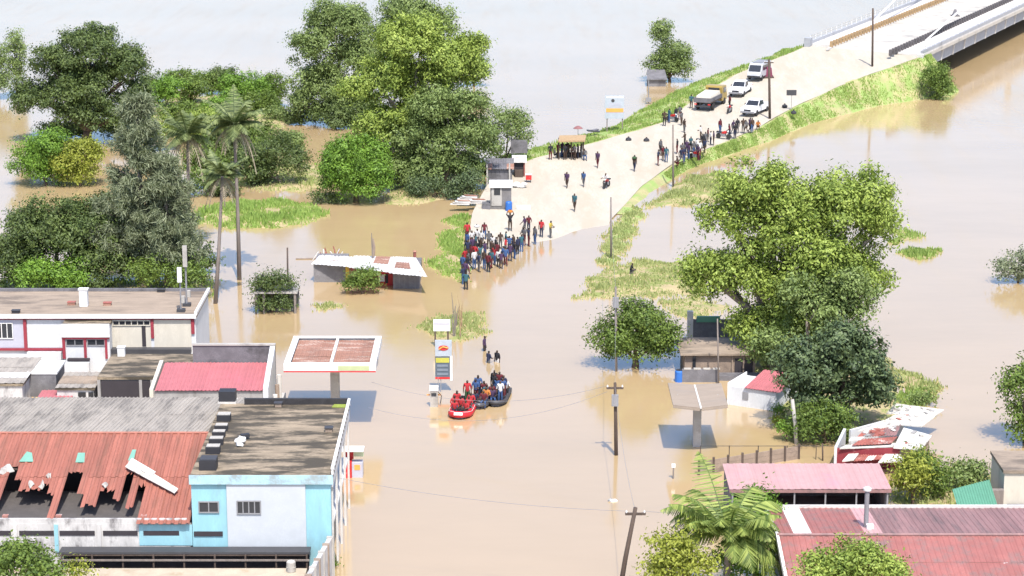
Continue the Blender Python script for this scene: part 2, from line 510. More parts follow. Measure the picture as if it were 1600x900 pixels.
def blades(name, label, pts, h, m, w=0.05, lean=0.5, seed=1, cat='grass'):
    """real grass: one bent blade per point (N,3)."""
    r = np.random.default_rng(seed)
    pn = lump(pts[:,0]*.55+1, pts[:,1]*.8) + .6*lump(pts[:,0]*2.1, pts[:,1]*1.7+2)
    pts = pts[pn + r.normal(0, .45, len(pts)) > -.25]
    n = len(pts)
    hh = h * r.uniform(0.35, 1.2, n) * (.75 + .5*lump(pts[:,0]*.9+3, pts[:,1]*.7))
    a = r.uniform(0, 2*math.pi, n)
    ux, uy = np.cos(a), np.sin(a)
    b = r.uniform(0, 2*math.pi, n); l = lean * r.uniform(0.1, 1.0, n) * hh
    tx, ty = np.cos(b)*l, np.sin(b)*l
    ww = w * r.uniform(.7, 1.4, n)
    V = np.zeros((n, 4, 3))
    V[:,0] = pts; V[:,1] = pts; V[:,2] = pts; V[:,3] = pts
    V[:,0,0] -= ux*ww; V[:,0,1] -= uy*ww; V[:,1,0] += ux*ww; V[:,1,1] += uy*ww
    V[:,2,0] += tx*.45+ux*ww*.7; V[:,2,1] += ty*.45+uy*ww*.7; V[:,2,2] += hh*.62
    V[:,3,0] += tx; V[:,3,1] += ty; V[:,3,2] += hh*.95
    V[:,0:2,2] -= 0.05
    return quads(name, V, r.uniform(0, 1, n)*.6 + .4*(0.5+0.5*lump(pts[:,0]*.6, pts[:,1]*.6)), m, label, cat)
def quads(name, V, tint, m, label=None, cat=None, parent=None, kind='stuff', off=None):
    n = len(V)
    me = bpy.data.meshes.new(name)
    co = V.reshape(-1, 3)
    if off is not None: co = co - np.array(off)
    me.vertices.add(n*4); me.vertices.foreach_set('co', co.astype(np.float32).ravel())
    me.loops.add(n*4); me.loops.foreach_set('vertex_index', np.arange(n*4, dtype=np.int32))
    me.polygons.add(n); me.polygons.foreach_set('loop_start', np.arange(0, n*4, 4, dtype=np.int32))
    try: me.polygons.foreach_set('loop_total', np.full(n, 4, dtype=np.int32))
    except Exception: pass
    me.materials.append(m)
    at = me.attributes.new('tint', 'FLOAT', 'FACE'); at.data.foreach_set('value', np.clip(tint, 0, 1).astype(np.float32))
    me.update(calc_edges=True)
    o = bpy.data.objects.new(name, me); COL.objects.link(o)
    if parent is not None: o.parent = parent
    elif label: tag(o, label, cat, kind=kind)
    return o
leafmat('grass_bright', (0.20, 0.31, 0.07), (0.36, 0.45, 0.13), 0.35)
leafmat('grass_pale', (0.29, 0.34, 0.12), (0.46, 0.48, 0.21), 0.35)
leafmat('reed_bright', (0.21, 0.34, 0.07), (0.39, 0.50, 0.14), 0.35)
def scatter_poly(P, zf, n, seed, zmin=-0.03):
    r = np.random.default_rng(seed)
    A = np.array(P); lo, hi = A.min(0)-1, A.max(0)+1
    q = r.uniform(lo, hi, (n*4, 2))
    z = zf(q[:,0], q[:,1])
    k = z > zmin
    q = q[k][:n]; z = z[k][:n]
    q = q + r.normal(0, .25, q.shape)
    return np.column_stack([q, np.maximum(zf(q[:,0], q[:,1]), -.02)])
def scatter_strip(b, cols, n, seed, zmin=-0.02, c0=0, c1=2, ymin=0):
    r = np.random.default_rng(seed)
    v = np.array(b.v).reshape(-1, 5, 3)
    i = r.integers(0, len(v)-1, n*2); t = r.uniform(0, 1, n*2)[:,None]; s = r.uniform(c0, c1, n*2)
    k = np.minimum(s.astype(int), 3); f = (s - k)[:,None]
    a = v[i,k]*(1-f)+v[i,k+1]*f; c = v[i+1,k]*(1-f)+v[i+1,k+1]*f
    p = a*(1-t)+c*t
    return p[(p[:,2] > zmin) & (p[:,1] > ymin)][:n]
blades('grass', 'green grass on the far side of the embankment below the parked vehicles', scatter_strip(bank_l, 5, 16000, 3, c0=.6, c1=3.2), .42, MATS['grass_bright'], w=.08, seed=3)
blades('grass', 'bright green grass on the near slope of the embankment up to the bridge', scatter_strip(bank_r, 5, 20000, 4, c0=.9, c1=2.9, ymin=239), .28, MATS['grass_bright'], w=.07, seed=4)
islands = [
 ('grass_island', [(300,338),(330,320),(400,314),(470,318),(500,330),(495,345),(440,357),(360,356),(310,350)], .35, 'wet_soil', 'lush bright green grass island behind the half drowned shack', 9000, .55, 'reed_bright'),
 ('verge', [(730,332),(727,440),(708,432),(676,418),(690,385),(704,345)], .35, 'wet_soil', 'pale green grass on the verge left of the waiting crowd', 5000, .4, 'reed_bright'),
 ('grass_island', [(1045,300),(1075,277),(1130,270),(1180,285),(1150,310),(1060,322),(1015,324)], .4, 'wet_soil', 'yellow green grass below the road beside the tall right tree', 7000, .4, 'grass_pale'),
 ('verge', [(990,322),(1008,326),(985,370),(958,414),(938,412),(950,370)], .3, 'bank_soil', 'narrow strip of grass along the right edge of the flooded road', 4000, .4, 'grass_pale'),
 ('grass_island', [(935,425),(1000,408),(1090,412),(1120,430),(1080,460),(990,464),(910,466)], .22, 'wet_soil', 'thin trampled grass shoal around the seated person', 6500, .35, 'grass_pale'),
 ('shoal', [(1040,474),(1080,464),(1130,480),(1100,500),(1050,492)], .15, 'wet_soil', 'sparse tufts of grass above the grey concrete house', 900, .3, 'grass_pale'),
 ('grass_island', [(650,512),(690,492),(745,490),(748,510),(735,530),(690,532)], .2, 'wet_soil', 'yellowing grass shoal behind the price sign', 2600, .4, 'grass_pale'),
 ('shoal', [(495,478),(520,474),(522,480),(500,482)], .14, 'wet_soil', 'small tuft of grass in the water before the shack', 300, .25, 'grass_pale'),
 ('shoal', [(1405,395),(1440,386),(1470,398),(1440,406)], .2, 'wet_soil', 'small grass islet right of the tall right tree', 900, .5, 'grass_bright'),
 ('shoal', [(1395,362),(1420,358),(1435,368),(1400,378)], .2, 'wet_soil', 'tuft of grass at the right edge of the tall tree crown', 500, .5, 'grass_bright'),
 ('shoal', [(1395,580),(1440,588),(1470,604),(1440,612),(1400,606)], .25, 'wet_soil', 'pale grass bank right of the dark round tree', 1600, .4, 'grass_pale'),
 ('shoal', [(1395,628),(1440,612),(1462,628),(1420,640)], .25, 'wet_soil', 'green weeds at the back of the ruined white roofs', 900, .5, 'grass_bright'),
 ('bank_ground', [(200,178),(240,160),(330,150),(440,165),(470,190),(440,200),(400,210),(300,200),(230,190)], .3, 'wet_soil', 'low weeds under the far banana plants', 1500, .4, 'grass_bright'),
 ('bank_ground', [(395,250),(440,235),(500,262),(515,290),(470,300),(390,295)], .3, 'wet_soil', 'weeds round the dark shrubs behind the grass island', 2200, .45, 'grass_pale'),
 ('bank_ground', [(600,318),(610,280),(700,262),(745,268),(740,300),(690,312),(640,320)], .4, 'wet_soil', 'weeds under the big pale green trees', 1800, .4, 'grass_pale'),
 ('bank_ground', [(-60,470),(0,440),(150,440),(330,440),(325,462),(100,470)], .35, 'wet_soil', 'weeds behind the white and red building', 1500, .5, 'grass_bright'),
 ('bank_ground', [(1130,560),(1190,520),(1400,560),(1420,660),(1330,690),(1240,690),(1200,630)], .25, 'wet_soil', 'weeds under the dark round tree', 1800, .4, 'grass_pale'),
 ('bank_ground', [(1380,770),(1500,730),(1560,745),(1500,790),(1400,790)], .2, 'wet_soil', 'weeds round the bushes beside the green roof', 900, .4, 'grass_pale'),
]
ISL = {}
for i, (nm, poly, h, mm, lab, n, gh, gm) in enumerate(islands):
    P, zf = land(nm, poly, h, MATS[mm])
    ISL[i] = (P, zf)
    blades('grass', lab, scatter_poly(P, zf, n, 20+i), gh, MATS[gm], w=.075, seed=40+i)
# ------------------------------------------------------------------ the bridge
bridge = thing('bridge', 'pale concrete road bridge leaving the top right corner with grey girders', 'bridge', tuple((BL+BR)/2))
V_ = Vector((U.y, -U.x, 0))            # across the bridge, to the right
Lb = 150.0
deck_z = 4.8
# left line passes BL, right line passes BR
offL = (BL - BR).dot(V_)               # negative: left edge measured from the right edge line
def BP(a, off, z):                     # a metres along from BR, off metres across from the right edge
    q = BR + U * a + V_ * off
    return Vector((q.x, q.y, z))
a0 = (BL - BR).dot(U)
wid = -offL
deck = MB()
deck.hexa([BP(0,0,4.35), BP(Lb,0,4.35), BP(Lb,-wid,4.35), BP(a0,-wid,4.35)], [BP(0,0,4.79), BP(Lb,0,4.79), BP(Lb,-wid,4.79), BP(a0,-wid,4.79)])
deck.build('deck', mat('bridge_deck', (0.43, 0.40, 0.35), var=0.08, stain=(0.26, 0.25, 0.23), sth=(0.5, 0.7), sscale=0.25), bridge)
gl = 6.2
for k in range(int(Lb / gl)):
    for off in (-0.55, -wid + 0.5):
        MB().hexa([BP(k*gl+.04, off, 2.75), BP((k+1)*gl-.04, off, 2.75), BP((k+1)*gl-.04, off-.22, 2.75), BP(k*gl+.04, off-.22, 2.75)],
                  [BP(k*gl+.04, off, 4.34), BP((k+1)*gl-.04, off, 4.34), BP((k+1)*gl-.04, off-.22, 4.34), BP(k*gl+.04, off-.22, 4.34)]).build('girder_panel', MATS['girder_grey'], bridge)
    MB().hexa([BP(k*gl-.09, -.47, 2.7), BP(k*gl+.09, -.47, 2.7), BP(k*gl+.09, -.549, 2.7), BP(k*gl-.09, -.549, 2.7)],
              [BP(k*gl-.09, -.25, 4.34), BP(k*gl+.09, -.25, 4.34), BP(k*gl+.09, -.549, 4.34), BP(k*gl-.09, -.549, 4.34)]).build('stiffener', MATS['pale_concrete'], bridge)
und = MB(); und.hexa([BP(1,-1.2,3.0), BP(Lb,-1.2,3.0), BP(Lb,-wid+1.2,3.0), BP(a0+1,-wid+1.2,3.0)], [BP(1,-1.2,4.33), BP(Lb,-1.2,4.33), BP(Lb,-wid+1.2,4.33), BP(a0+1,-wid+1.2,4.33)])
und.build('crossbeams', MATS['dark_grey_wall'], bridge)
for a in (.0,):
    MB().hexa([BP(-1.0,.25,-1), BP(.9,.25,-1), BP(a0+.9,-wid-.2,-1), BP(a0-1,-wid-.2,-1)], [BP(-1.0,.25,4.3), BP(.9,.25,4.3), BP(a0+.9,-wid-.2,4.3), BP(a0-1,-wid-.2,4.3)]).build('abutment', MATS['girder_grey'], bridge)
MB().hexa([BP(-.6,.35,1.5), BP(.5,.35,1.5), BP(.5,-.5,1.5), BP(-.6,-.5,1.5)], [BP(-.6,.35,5.1), BP(.5,.35,5.1), BP(.5,-.5,5.1), BP(-.6,-.5,5.1)]).build('end_block', MATS['pale_concrete'], bridge)
MB().hexa([BP(a0-.6,-wid+.5,1.5), BP(a0+.5,-wid+.5,1.5), BP(a0+.5,-wid-.35,1.5), BP(a0-.6,-wid-.35,1.5)], [BP(a0-.6,-wid+.5,5.9), BP(a0+.5,-wid+.5,5.9), BP(a0+.5,-wid-.35,5.9), BP(a0-.6,-wid-.35,5.9)]).build('end_block', MATS['girder_grey'], bridge)
for o0, o1, st in ((-.05, -3.35, .6), (-wid+.05, -wid+3.35, a0+.6)):   # raised footways and their parapets
    MB().hexa([BP(st,o0,4.795), BP(Lb,o0,4.795), BP(Lb,o1,4.795), BP(st,o1,4.795)], [BP(st,o0,5.0), BP(Lb,o0,5.0), BP(Lb,o1,5.0), BP(st,o1,5.0)]).build('footway', MATS['pale_concrete'], bridge)
    o2 = o0 + (-.3 if o0 > -1 else .3)
    MB().hexa([BP(st,o0,5.002), BP(Lb,o0,5.002), BP(Lb,o2,5.002), BP(st,o2,5.002)], [BP(st,o0,5.45), BP(Lb,o0,5.45), BP(Lb,o2,5.45), BP(st,o2,5.45)]).build('parapet', MATS['girder_grey'], bridge)
for off in (-3.6, -wid + 3.6):             # kerbs
    MB().hexa([BP(1,off-.15,4.7), BP(Lb,off-.15,4.7), BP(Lb,off+.15,4.7), BP(1,off+.15,4.7)], [BP(1,off-.15,4.98), BP(Lb,off-.15,4.98), BP(Lb,off+.15,4.98), BP(1,off+.15,4.98)]).build('kerb', MATS['pale_concrete'], bridge)
mat('rail_brown', (0.34, 0.23, 0.12), var=0.2); mat('rail_dark', (0.10, 0.09, 0.09), var=0.2)
pk = MB(True).obox((0,0,0), (0.62, .34, .8)).build('guard_post', MATS['rail_dark'], bridge)
pk_brown = pk.data.copy(); pk_brown.materials.clear(); pk_brown.materials.append(MATS['rail_brown'])
first = True
rz = math.atan2(U.y, U.x)
for side, off, st, me_ in (('r', -3.6, -2.0, pk.data), ('l', -wid + 3.6, a0*.75, pk_brown)):
    a = st
    while a < 92:
        q = BP(a, off, 5.32) - bridge.location
        o = pk if first else bpy.data.objects.new('guard_post', me_)
        if not first:
            COL.objects.link(o); o.parent = bridge
        first = False
        o.location = q; o.rotation_euler = (0, 0, rz)
        a += 1.35
    for zz in (5.45,):
        MB().bar(BP(st, off+.02, zz), BP(95, off+.02, zz), .12, .10).build('guard_rail', me_.materials[0] if side == 'l' else MATS['rail_dark'], bridge)
for off, st in ((-.2, .6), (-wid+.15, a0+.6)):   # thin white outer railings
    for zz in (5.75, 6.05): rl = MB().bar(BP(st, off, zz), BP(110, off, zz), .05, .05); rl.build('railing', MATS['concrete'], bridge)
    for k in range(36):
        MB().bar(BP(st+k*2.4, off, 5.45), BP(st+k*2.4, off, 6.1), .08, .08).build('railing_post', MATS['white_paint'], bridge)

# suspension pylon and back-stay cables; the pylon stands beyond the frame and shows in the water
def scr_x(P): return 800 + FPX * P[0] / depth(P[1], P[2])
pa = 20.0
while scr_x(BP(pa, -wid+.6, 8)) < 1585 and pa < 140: pa += .5
pt = 21.0
for off in (-.6, -wid+.6):
    MB().hexa([BP(pa-.6,off-.55,-1), BP(pa+.6,off-.55,-1), BP(pa+.6,off+.55,-1), BP(pa-.6,off+.55,-1)], [BP(pa-.5,off-.45,pt), BP(pa+.5,off-.45,pt), BP(pa+.5,off+.45,pt), BP(pa-.5,off+.45,pt)]).build('pylon_leg', MATS['concrete'], bridge)
    oo = off + (-2.8 if off > -1 else 2.8)
    MB().tube([BP(14 if off > -1 else a0+12, oo, 4.8), BP(pa, off, pt-.5)], .13, 6).build('cable', MATS['white_paint'], bridge)
MB().hexa([BP(pa-.4,-1.1,pt-2.6), BP(pa+.4,-1.1,pt-2.6), BP(pa+.4,-wid+1.1,pt-2.6), BP(pa-.4,-wid+1.1,pt-2.6)], [BP(pa-.4,-1.1,pt-1.4), BP(pa+.4,-1.1,pt-1.4), BP(pa+.4,-wid+1.1,pt-1.4), BP(pa-.4,-wid+1.1,pt-1.4)]).build('pylon_beam', MATS['concrete'], bridge)

# ------------------------------------------------------------------ blue two-storey building with flat roof
def Xf(px, Y, z): return xat(px, Y, z)
YF = 119.9; ZR = 6.5
bx0, bx1 = xat(298, YF, ZR), xat(516, YF, ZR)
YB = yat(631, ZR)
blue = thing('blue_building', 'light blue two storey building with flat stained concrete roof beside the red torn shed', 'building', ((bx0+bx1)/2, (YF+YB)/2, 0))
w = MB().box(bx0, bx1, YF, YF+.5, -0.5, ZR - .25).box(bx0, bx1-.85, YF+.501, YB, -.5, ZR-.251)
w.build('wall', MATS['blue_wall'], blue)
MB().box(bx0-.05, bx1+.12, YF-.12, YB+.05, ZR-.248, ZR).build('roof', MATS['roof_concrete'], blue)
MB().box(bx0-.08, bx1+.15, YF-.20, YF-.123, ZR-.46, ZR+.05).build('fascia', mat('blue_fascia', (0.33, 0.50, 0.57), var=.12, stain=(0.25,0.3,0.31), sth=(.45,.65), sscale=1.2), blue)
MB().box(bx0+1.4, bx1+.02, YB-.2, YB+.06, ZR+.003, ZR+.36).build('parapet', mat('soot_black', (.035,.033,.035), var=.3), blue)
pz = zat(849, YF)
MB().box(xat(355,YF,4.5), xat(478,YF,4.5), YF-.10, YF-.004, pz-.4, ZR-.47).build('render_panel', mat('panel_white', (0.41,0.435,0.46), var=.05, stain=(.38,.40,.42), sth=(.55,.75)), blue)
window(blue, xat(310,YF,5), xat(342,YF,5), YF, zat(801,YF), zat(783,YF), 2, 'grey_metal')
window(blue, xat(370,YF,5), xat(408,YF,5), YF-.10, zat(802,YF), zat(781,YF), 4, 'grey_metal')
for a, b in ((223,280),(303,348)):
    pass
# white east wall with piers and balusters along the roof edge
MB().box(bx1-.845, bx1-.80, YF+.505, YB-.1, -.3, ZR-.26).build('east_wall', mat('pale_blue_wall', (.40,.47,.52), var=.1, stain=(.25,.28,.3), sth=(.48,.66), sscale=.9), blue)
for k in range(17):
    y = YF + .1 + (YB-YF-.5) * k / 16
    MB().box(bx1+.05, bx1+.17, y, y+.16, ZR+.002, ZR+.32).build('baluster', MATS['white_paint'], blue)
    if k % 4 == 1:
        MB().box(bx1-.797, bx1-.77, y-.1, y+.55, 3.6, 5.0).build('window', MATS['pane'], blue)
MB().box(bx1-.02, bx1+.10, YF+.52, YB-.1, ZR-.85, ZR-.26).build('balcony_fascia', MATS['white_wall'], blue)
MB().box(bx1-.8, bx1-.02, YF+.52, YB-.1, 3.0, 3.15).build('balcony_floor', MATS['white_wall'], blue)
for k in range(5):
    y = YF+.7+(YB-YF-1.2)*k/4; MB().box(bx1-.04, bx1+.08, y, y+.14, -.3, ZR-.86).build('balcony_post', MATS['pale_concrete'], blue)
MB().box(bx1+.03, bx1+.19, YF+.05, YB-.2, ZR+.322, ZR+.40).build('handrail', MATS['white_paint'], blue)
# moss in the far corner, hatch, small bits
mo = MB(); mo.prism([(bx1-.9,YB-.8),(bx1-.1,YB-.85),(bx1-.05,YB-.25),(bx1-.8,YB-.22)], ZR+.004, ZR+.05); mo.build('moss', mat('moss', (.22,.27,.05), var=.2), blue)
for i, (px, py, sx, sy, sz) in enumerate([(350,657,.8,.55,.28),(346,672,.75,.45,.22),(342,682,.75,.4,.22),(338,694,.8,.45,.26),(333,708,.8,.5,.3),(326,732,.95,.8,.42)]):
    P = G(px, py, ZR)
    t = thing('roof_box', ['dark flat vent box farthest from the street on the blue building roof','second dark vent box from the back on the blue building roof','third dark vent box from the back on the blue building roof','fourth dark vent box from the back on the blue building roof','dark vent box second nearest the facade on the blue building roof','largest dark vent box right above the blue facade'][i], 'vent', (P.x,P.y,ZR+.002), group='vent boxes on the flat roof')
    sz *= 1.35
    MB(True).box(-sx/2,sx/2,-sy/2,sy/2,0,sz).build('case', MATS['black_plastic'], t)
    MB(True).box(-sx/2+.04,sx/2-.02,-sy/2+.1,sy/2+.12,sz+.001,sz+.04).build('lid', MATS['concrete' if i < 5 else 'dark_metal'], t)
P = G(356, 628, ZR)
t = thing('water_tank', 'black square water tank at the back left corner of the flat roof', 'tank', (P.x,P.y,ZR+.002))
MB(True).box(-.5,.5,-.4,.4,.12,.75).build('tank_body', MATS['black_plastic'], t)
MB(True).box(-.55,.55,-.45,-.3,0,.12).build('bearer', MATS['pale_concrete'], t); MB(True).box(-.55,.55,.3,.45,0,.12).build('bearer', MATS['pale_concrete'], t)
P = G(378, 692, ZR)
t = thing('roof_rubble', 'small white heap of rubble on the flat concrete roof', 'rubble', (P.x,P.y,ZR+.002))
for k in range(7):
    MB(True).obox((random.uniform(-.25,.25),random.uniform(-.8,.8),.07+.02*k), (.35,.3,.12), random.uniform(0,3), .2).build('lump', MATS['white_paint'], t)
MB(True).obox((.1,.75,.22),(.5,.3,.16),.3).build('lump', MATS['black_plastic'], t)
for px, py in ((435,635),(514,674)):
    P = G(px, py, ZR)
    t = thing('roof_vent', 'small brown roof vent near the %s of the flat roof' % ('back edge' if px < 500 else 'right railing'), 'vent', (P.x,P.y,ZR+.002))
    MB(True).box(-.2,.2,-.2,.2,0,.22).build('stack', MATS['brown_wall'], t); MB(True).box(-.25,.25,-.25,.25,.222,.27).build('cap', MATS['dark_metal'], t)

# ------------------------------------------------------------------ long shed with torn red roof and grey back slope
EZ = zat(816, YF); ER = 6.13; YR = 128.7; GB = yat(622, 5.44)
sx1 = bx0 - .12; sx0 = -36.0
shed = thing('torn_shed', 'long shed with torn red sheet roof in front and grey sheets behind', 'building', ((sx0+sx1)/2, 128, 0))
# eave at the right end reaches right down; the sheets to the left are torn away
NCs = 44
def colpx(c): return 800 + (sx0 + (sx1-sx0)*(c+.5)/NCs) * S(124, 5)
def vfrac(py):
    k = (ER-EZ)/(YR-YF+.35); z = 5.0
    for _ in range(20): z = EZ + k*(yat(py, z)-YF+.35)
    return (yat(py, z)-YF+.35)/(YR-YF+.35)
tears = [(-400,-90,757),(-90,-70,735),(-70,-20,770),(-20,10,783),(10,24,733),(24,38,752),(38,72,766),(72,84,760),(84,88,774),(88,100,813),(100,128,740),(128,140,776),(140,156,792),(156,180,768),(180,191,784),(191,203,742),(203,220,794),(220,230,760),(230,900,None)]
cuts = []
for c in range(NCs):
    q = colpx(c); cuts.append(0.0)
    for a, b, y in tears:
        if a <= q < b and y: cuts[-1] = max(0.0, vfrac(y))
sheets(shed, [MATS['red_sheet']], (sx0,YF-.35,EZ), (sx1,YF-.35,EZ), (sx1,YR,ER), (sx0,YR,ER), NCs, 2, rib=.06, cut=cuts, nrib=1)
sheets(shed, [MATS['asbestos']], (sx0,YR+.02,ER), (sx1,YR+.02,ER), (sx1+1.0,GB,5.44), (sx0,GB,5.44), 26, 2, rib=.05, nrib=3)
MB().tube([(sx0,YR,ER+.06),(sx1,YR,ER+.06)], .10, 6).build('ridge_cap', MATS['red_sheet'], shed)
MB().box(sx0, sx1, YF, YF+.2, -.5, zat(818,YF)-.02).build('front_wall', MATS['dirty_white'], shed)
xb = xat(217, YF, 3.5)
MB().box(xb, sx1+.1, YF-.03, YF-.002, zat(852,YF), zat(818,YF)-.06).build('blue_front', MATS['blue_wall'], shed)
for a, b in ((-60,-25),(-16,17),(30,84),(93,148),(161,215),(224,280)):
    zz = zat(833, YF)
    MB().box(xat(a,YF,3.3), xat(b,YF,3.3), YF-.04, YF-.008, zz-.13, zz+.14).build('slot_window', MATS['dark_void'], shed)
for a in (24, 88, 155):
    MB().box(xat(a-3,YF,3.3), xat(a+3,YF,3.3), YF-.10, YF-.003, zat(862,YF), zat(818,YF)-.05).build('pilaster', MATS['dirty_white' if a != 88 else 'blue_wall'], shed)
zz = zat(834, YF)
MB().box(xat(303,YF,3.3), xat(348,YF,3.3), YF-.06, YF-.008, zz-.13, zz+.14).build('slot_window', MATS['dark_void'], blue)
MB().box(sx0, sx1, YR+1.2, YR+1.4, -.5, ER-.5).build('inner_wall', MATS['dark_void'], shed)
MB().box(sx0, sx1, GB-.25, GB-.02, -.5, 5.3).build('back_wall', MATS['grey_wall'], shed)
MB().box(sx1-.16, sx1, YF+.21, YR+1.19, -.5, EZ-.3).build('end_wall', MATS['grey_wall'], shed)
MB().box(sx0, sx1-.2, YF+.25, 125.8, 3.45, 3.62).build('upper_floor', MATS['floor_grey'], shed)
for px in (93, 226, 10, -70):
    X = xat(px, YF+.5, 3.5)
    MB().box(X-.16, X+.16, YF+.25, YF+.55, 3.621, EZ+.28).build('column', mat('column_red', (.34,.16,.13), var=.25, stain=(.5,.48,.46), sth=(.5,.6), sscale=1.5), shed)
    if px in (226, -70): MB().bar((X, YF+.4, EZ+.12), (X, YR, ER-.14), .10, .16).build('rafter', MATS['pole_wood'], shed)
for k in range(2):
    f = (k + 3.1) / 5.2
    MB().bar((sx0, YF+(YR-YF)*f, EZ+(ER-EZ)*f-.05), (sx1-.2, YF+(YR-YF)*f, EZ+(ER-EZ)*f-.05), .06, .08).build('purlin', MATS['pole_wood'], shed)
MB().box(sx0, sx1-.2, YF+.02, YF+.19, zat(818,YF)-.018, zat(811,YF)).build('wall_plate', MATS['dirty_white'], shed)
def on_roof(px, py, up=.12):          # point on the red slope
    k = (ER-EZ)/(YR-YF+.35)
    z = 5.0
    for _ in range(20):
        Y = yat(py, z); z = EZ + k*(Y-YF+.35)
    return Vector((xat(px,Y,z), Y, z+up))
for i, (a, b, c, d) in enumerate([((30,724),(52,724),(50,710),(42,708)), ((118,725),(132,725),(133,710),(122,710)), ((200,722),(209,722),(213,705),(207,705))]):
    MB().slab([on_roof(*a), on_roof(*b), on_roof(*c), on_roof(*d)], .02).build('skylight', MATS['skylight'], shed)
# loose torn sheet and debris
t = thing('loose_sheet', 'long loose white roof sheet lying across the torn red roof', 'sheet', tuple(on_roof(235, 758, .2)))
A = on_roof(196,738,.35); B = on_roof(273,778,.3); n_ = Vector((.28,.75,.2))
MB().slab([A, B, B+n_*.55, A+n_*.9], .05).build('sheet_metal', MATS['slab_white'], t)
MB().slab([A+n_*.45+Vector((0,0,.05)), (A+B)/2+n_*.3+Vector((0,0,.06)), (A+B)/2+n_*.9+Vector((0,0,.06)), A+n_*1.0+Vector((0,0,.07))], .02).build('sheet_metal', MATS['zinc_sheet'], t)
for i, (px, py, sx, lab) in enumerate([(48,760,.4,'crumpled white sheet hanging in the left roof hole'),(77,747,.4,'round white scrap at the upper edge of the roof hole'),(10,737,.8,'white sheet at the left picture edge on the red roof'),(165,762,.4,'white scrap bridging the gap between torn red sheets'),(66,762,.45,'narrow white strip in the left roof hole')]):
    P = on_roof(px, py, .12)
    t = thing('roof_scrap', lab, 'scrap metal', tuple(P))
    rr_ = random.Random(i)
    pts = [Vector((math.cos(a)*sx*.5*rr_.uniform(.4,1.2), math.sin(a)*sx*.6*rr_.uniform(.4,1.3), rr_.uniform(-.1,.2)+math.sin(a)*.15)) for a in np.linspace(0, 5.6, 8)]
    b = MB(True); b.add([Vector((0,0,.12))]+pts+[q-Vector((0,0,.03)) for q in pts], [(0,k+1,(k+1)%8+1) for k in range(8)]+[(k+1,k+9,(k+1)%8+9,(k+1)%8+1) for k in range(8)])
    b.build('sheet_metal', MATS['concrete'], t)
# dark verandah in front of both, and the yard
vz = zat(851, YF) - .04
vx0, vx1 = xat(88, 118, 2), xat(482, 118, 2)
ver = thing('verandah', 'low dark steel verandah along the foot of the blue and white walls', 'verandah', ((vx0+vx1)/2, 118, 0))
MB().box(vx0, vx1, YF-1.1, YF-.21, vz-.12, vz).build('roof', MATS['dark_metal'], ver)
MB().box(vx0+.1, vx1-.1, YF-.30, YF-.215, 1.2, vz-.13).build('interior_shade', MATS['dark_void'], ver)  # near-black sheet in place of the shaded space behind the posts
MB().box(vx0+.1, vx1-.1, YF-1.08, YF-1.0, vz-.22, vz-.13).build('beam', MATS['pole_wood'], ver)
for k in range(9):
    x = vx0 + .1 + (vx1-vx0-.3)*k/8
    MB().box(x, x+.09, YF-1.2, YF-1.09, 0, vz-.13).build('post', MATS['pole_wood'], ver)
MB().box(vx0, vx1, YF-1.28, YF-1.22, 2.0, 2.1).build('handrail', MATS['pole_grey'], ver)
yard = MB().box(vx0-8, vx1-.1, 104, YF-1.75, -.4, 1.78).build('yard', mat('yard_concrete', (.40,.34,.26), var=.12, stain=(.3,.22,.14), sth=(.5,.7)))
struct(yard)
t = thing('boundary_wall', 'whitewashed boundary wall with brown piers at the foot of the blue building', 'wall', (-10.5, 115, 0))
A = Vector((xat(519,119.6,3), 119.6, zat(840,119.6))); B = Vector((xat(478,111.5,3), 111.5, zat(912,111.5)))
for k in range(6):
    a = A.lerp(B, k/6); b = A.lerp(B, (k+1)/6 - .02)
    MB().hexa([(a.x-.25,a.y,-.4),(a.x,a.y,-.4),(b.x,b.y,-.4),(b.x-.25,b.y,-.4)], [(a.x-.25,a.y,a.z),(a.x,a.y,a.z),(b.x,b.y,b.z),(b.x-.25,b.y,b.z)]).build('panel', MATS['dirty_white'], t)
    MB().box(a.x-.3, a.x+.06, a.y-.15, a.y+.12, -.4, a.z+.06).build('pier', MATS['brown_wall' if k % 2 else 'concrete'], t)
t = thing('oil_drum', 'pale rounded drum standing in the yard beside the boundary wall', 'drum', tuple(G(455, 893, 1.782)))
MB(True).lathe((0,0,0), [(.24,0),(.25,.02),(.25,.25),(.27,.27),(.25,.29),(.25,.55),(.22,.57)], 14).build('shell', MATS['concrete'], t); MB(True).lathe((0,0,.571), [(.2,0),(.2,.03)], 12).build('lid', MATS['pale_concrete'], t)

# ------------------------------------------------------------------ white and red building at the left
WZ = 4.5; WY = yat(492, WZ); WB = yat(455, WZ); wx1 = xat(305, WY, WZ); wx0 = -44.0
wh = thing('white_red_building', 'white flat roofed building with dark red frames at the left', 'building', ((wx0+wx1)/2, WY, 0))
MB().box(wx0, wx1, WY, WB, -.5, WZ-.2).build('wall', MATS['white_wall'], wh)
MB().box(wx0-.1, wx1+.1, WY-.25, WB+.1, WZ-.198, WZ).build('roof', MATS['roof_screed'], wh)
MB().box(wx0-.1, wx1+.1, WY-.33, WY-.252, WZ-.2, WZ+.12).build('fascia', MATS['white_paint'], wh)
MB().box(wx0-.1, wx1-.1, WB-.1, WB+.12, WZ+.003, WZ+.22).build('parapet', MATS['dark_grey_wall'], wh)
MB().box(wx1-.05, wx1+.14, WY-.2, WB+.1, WZ+.003, WZ+.25).build('parapet', MATS['white_paint'], wh)
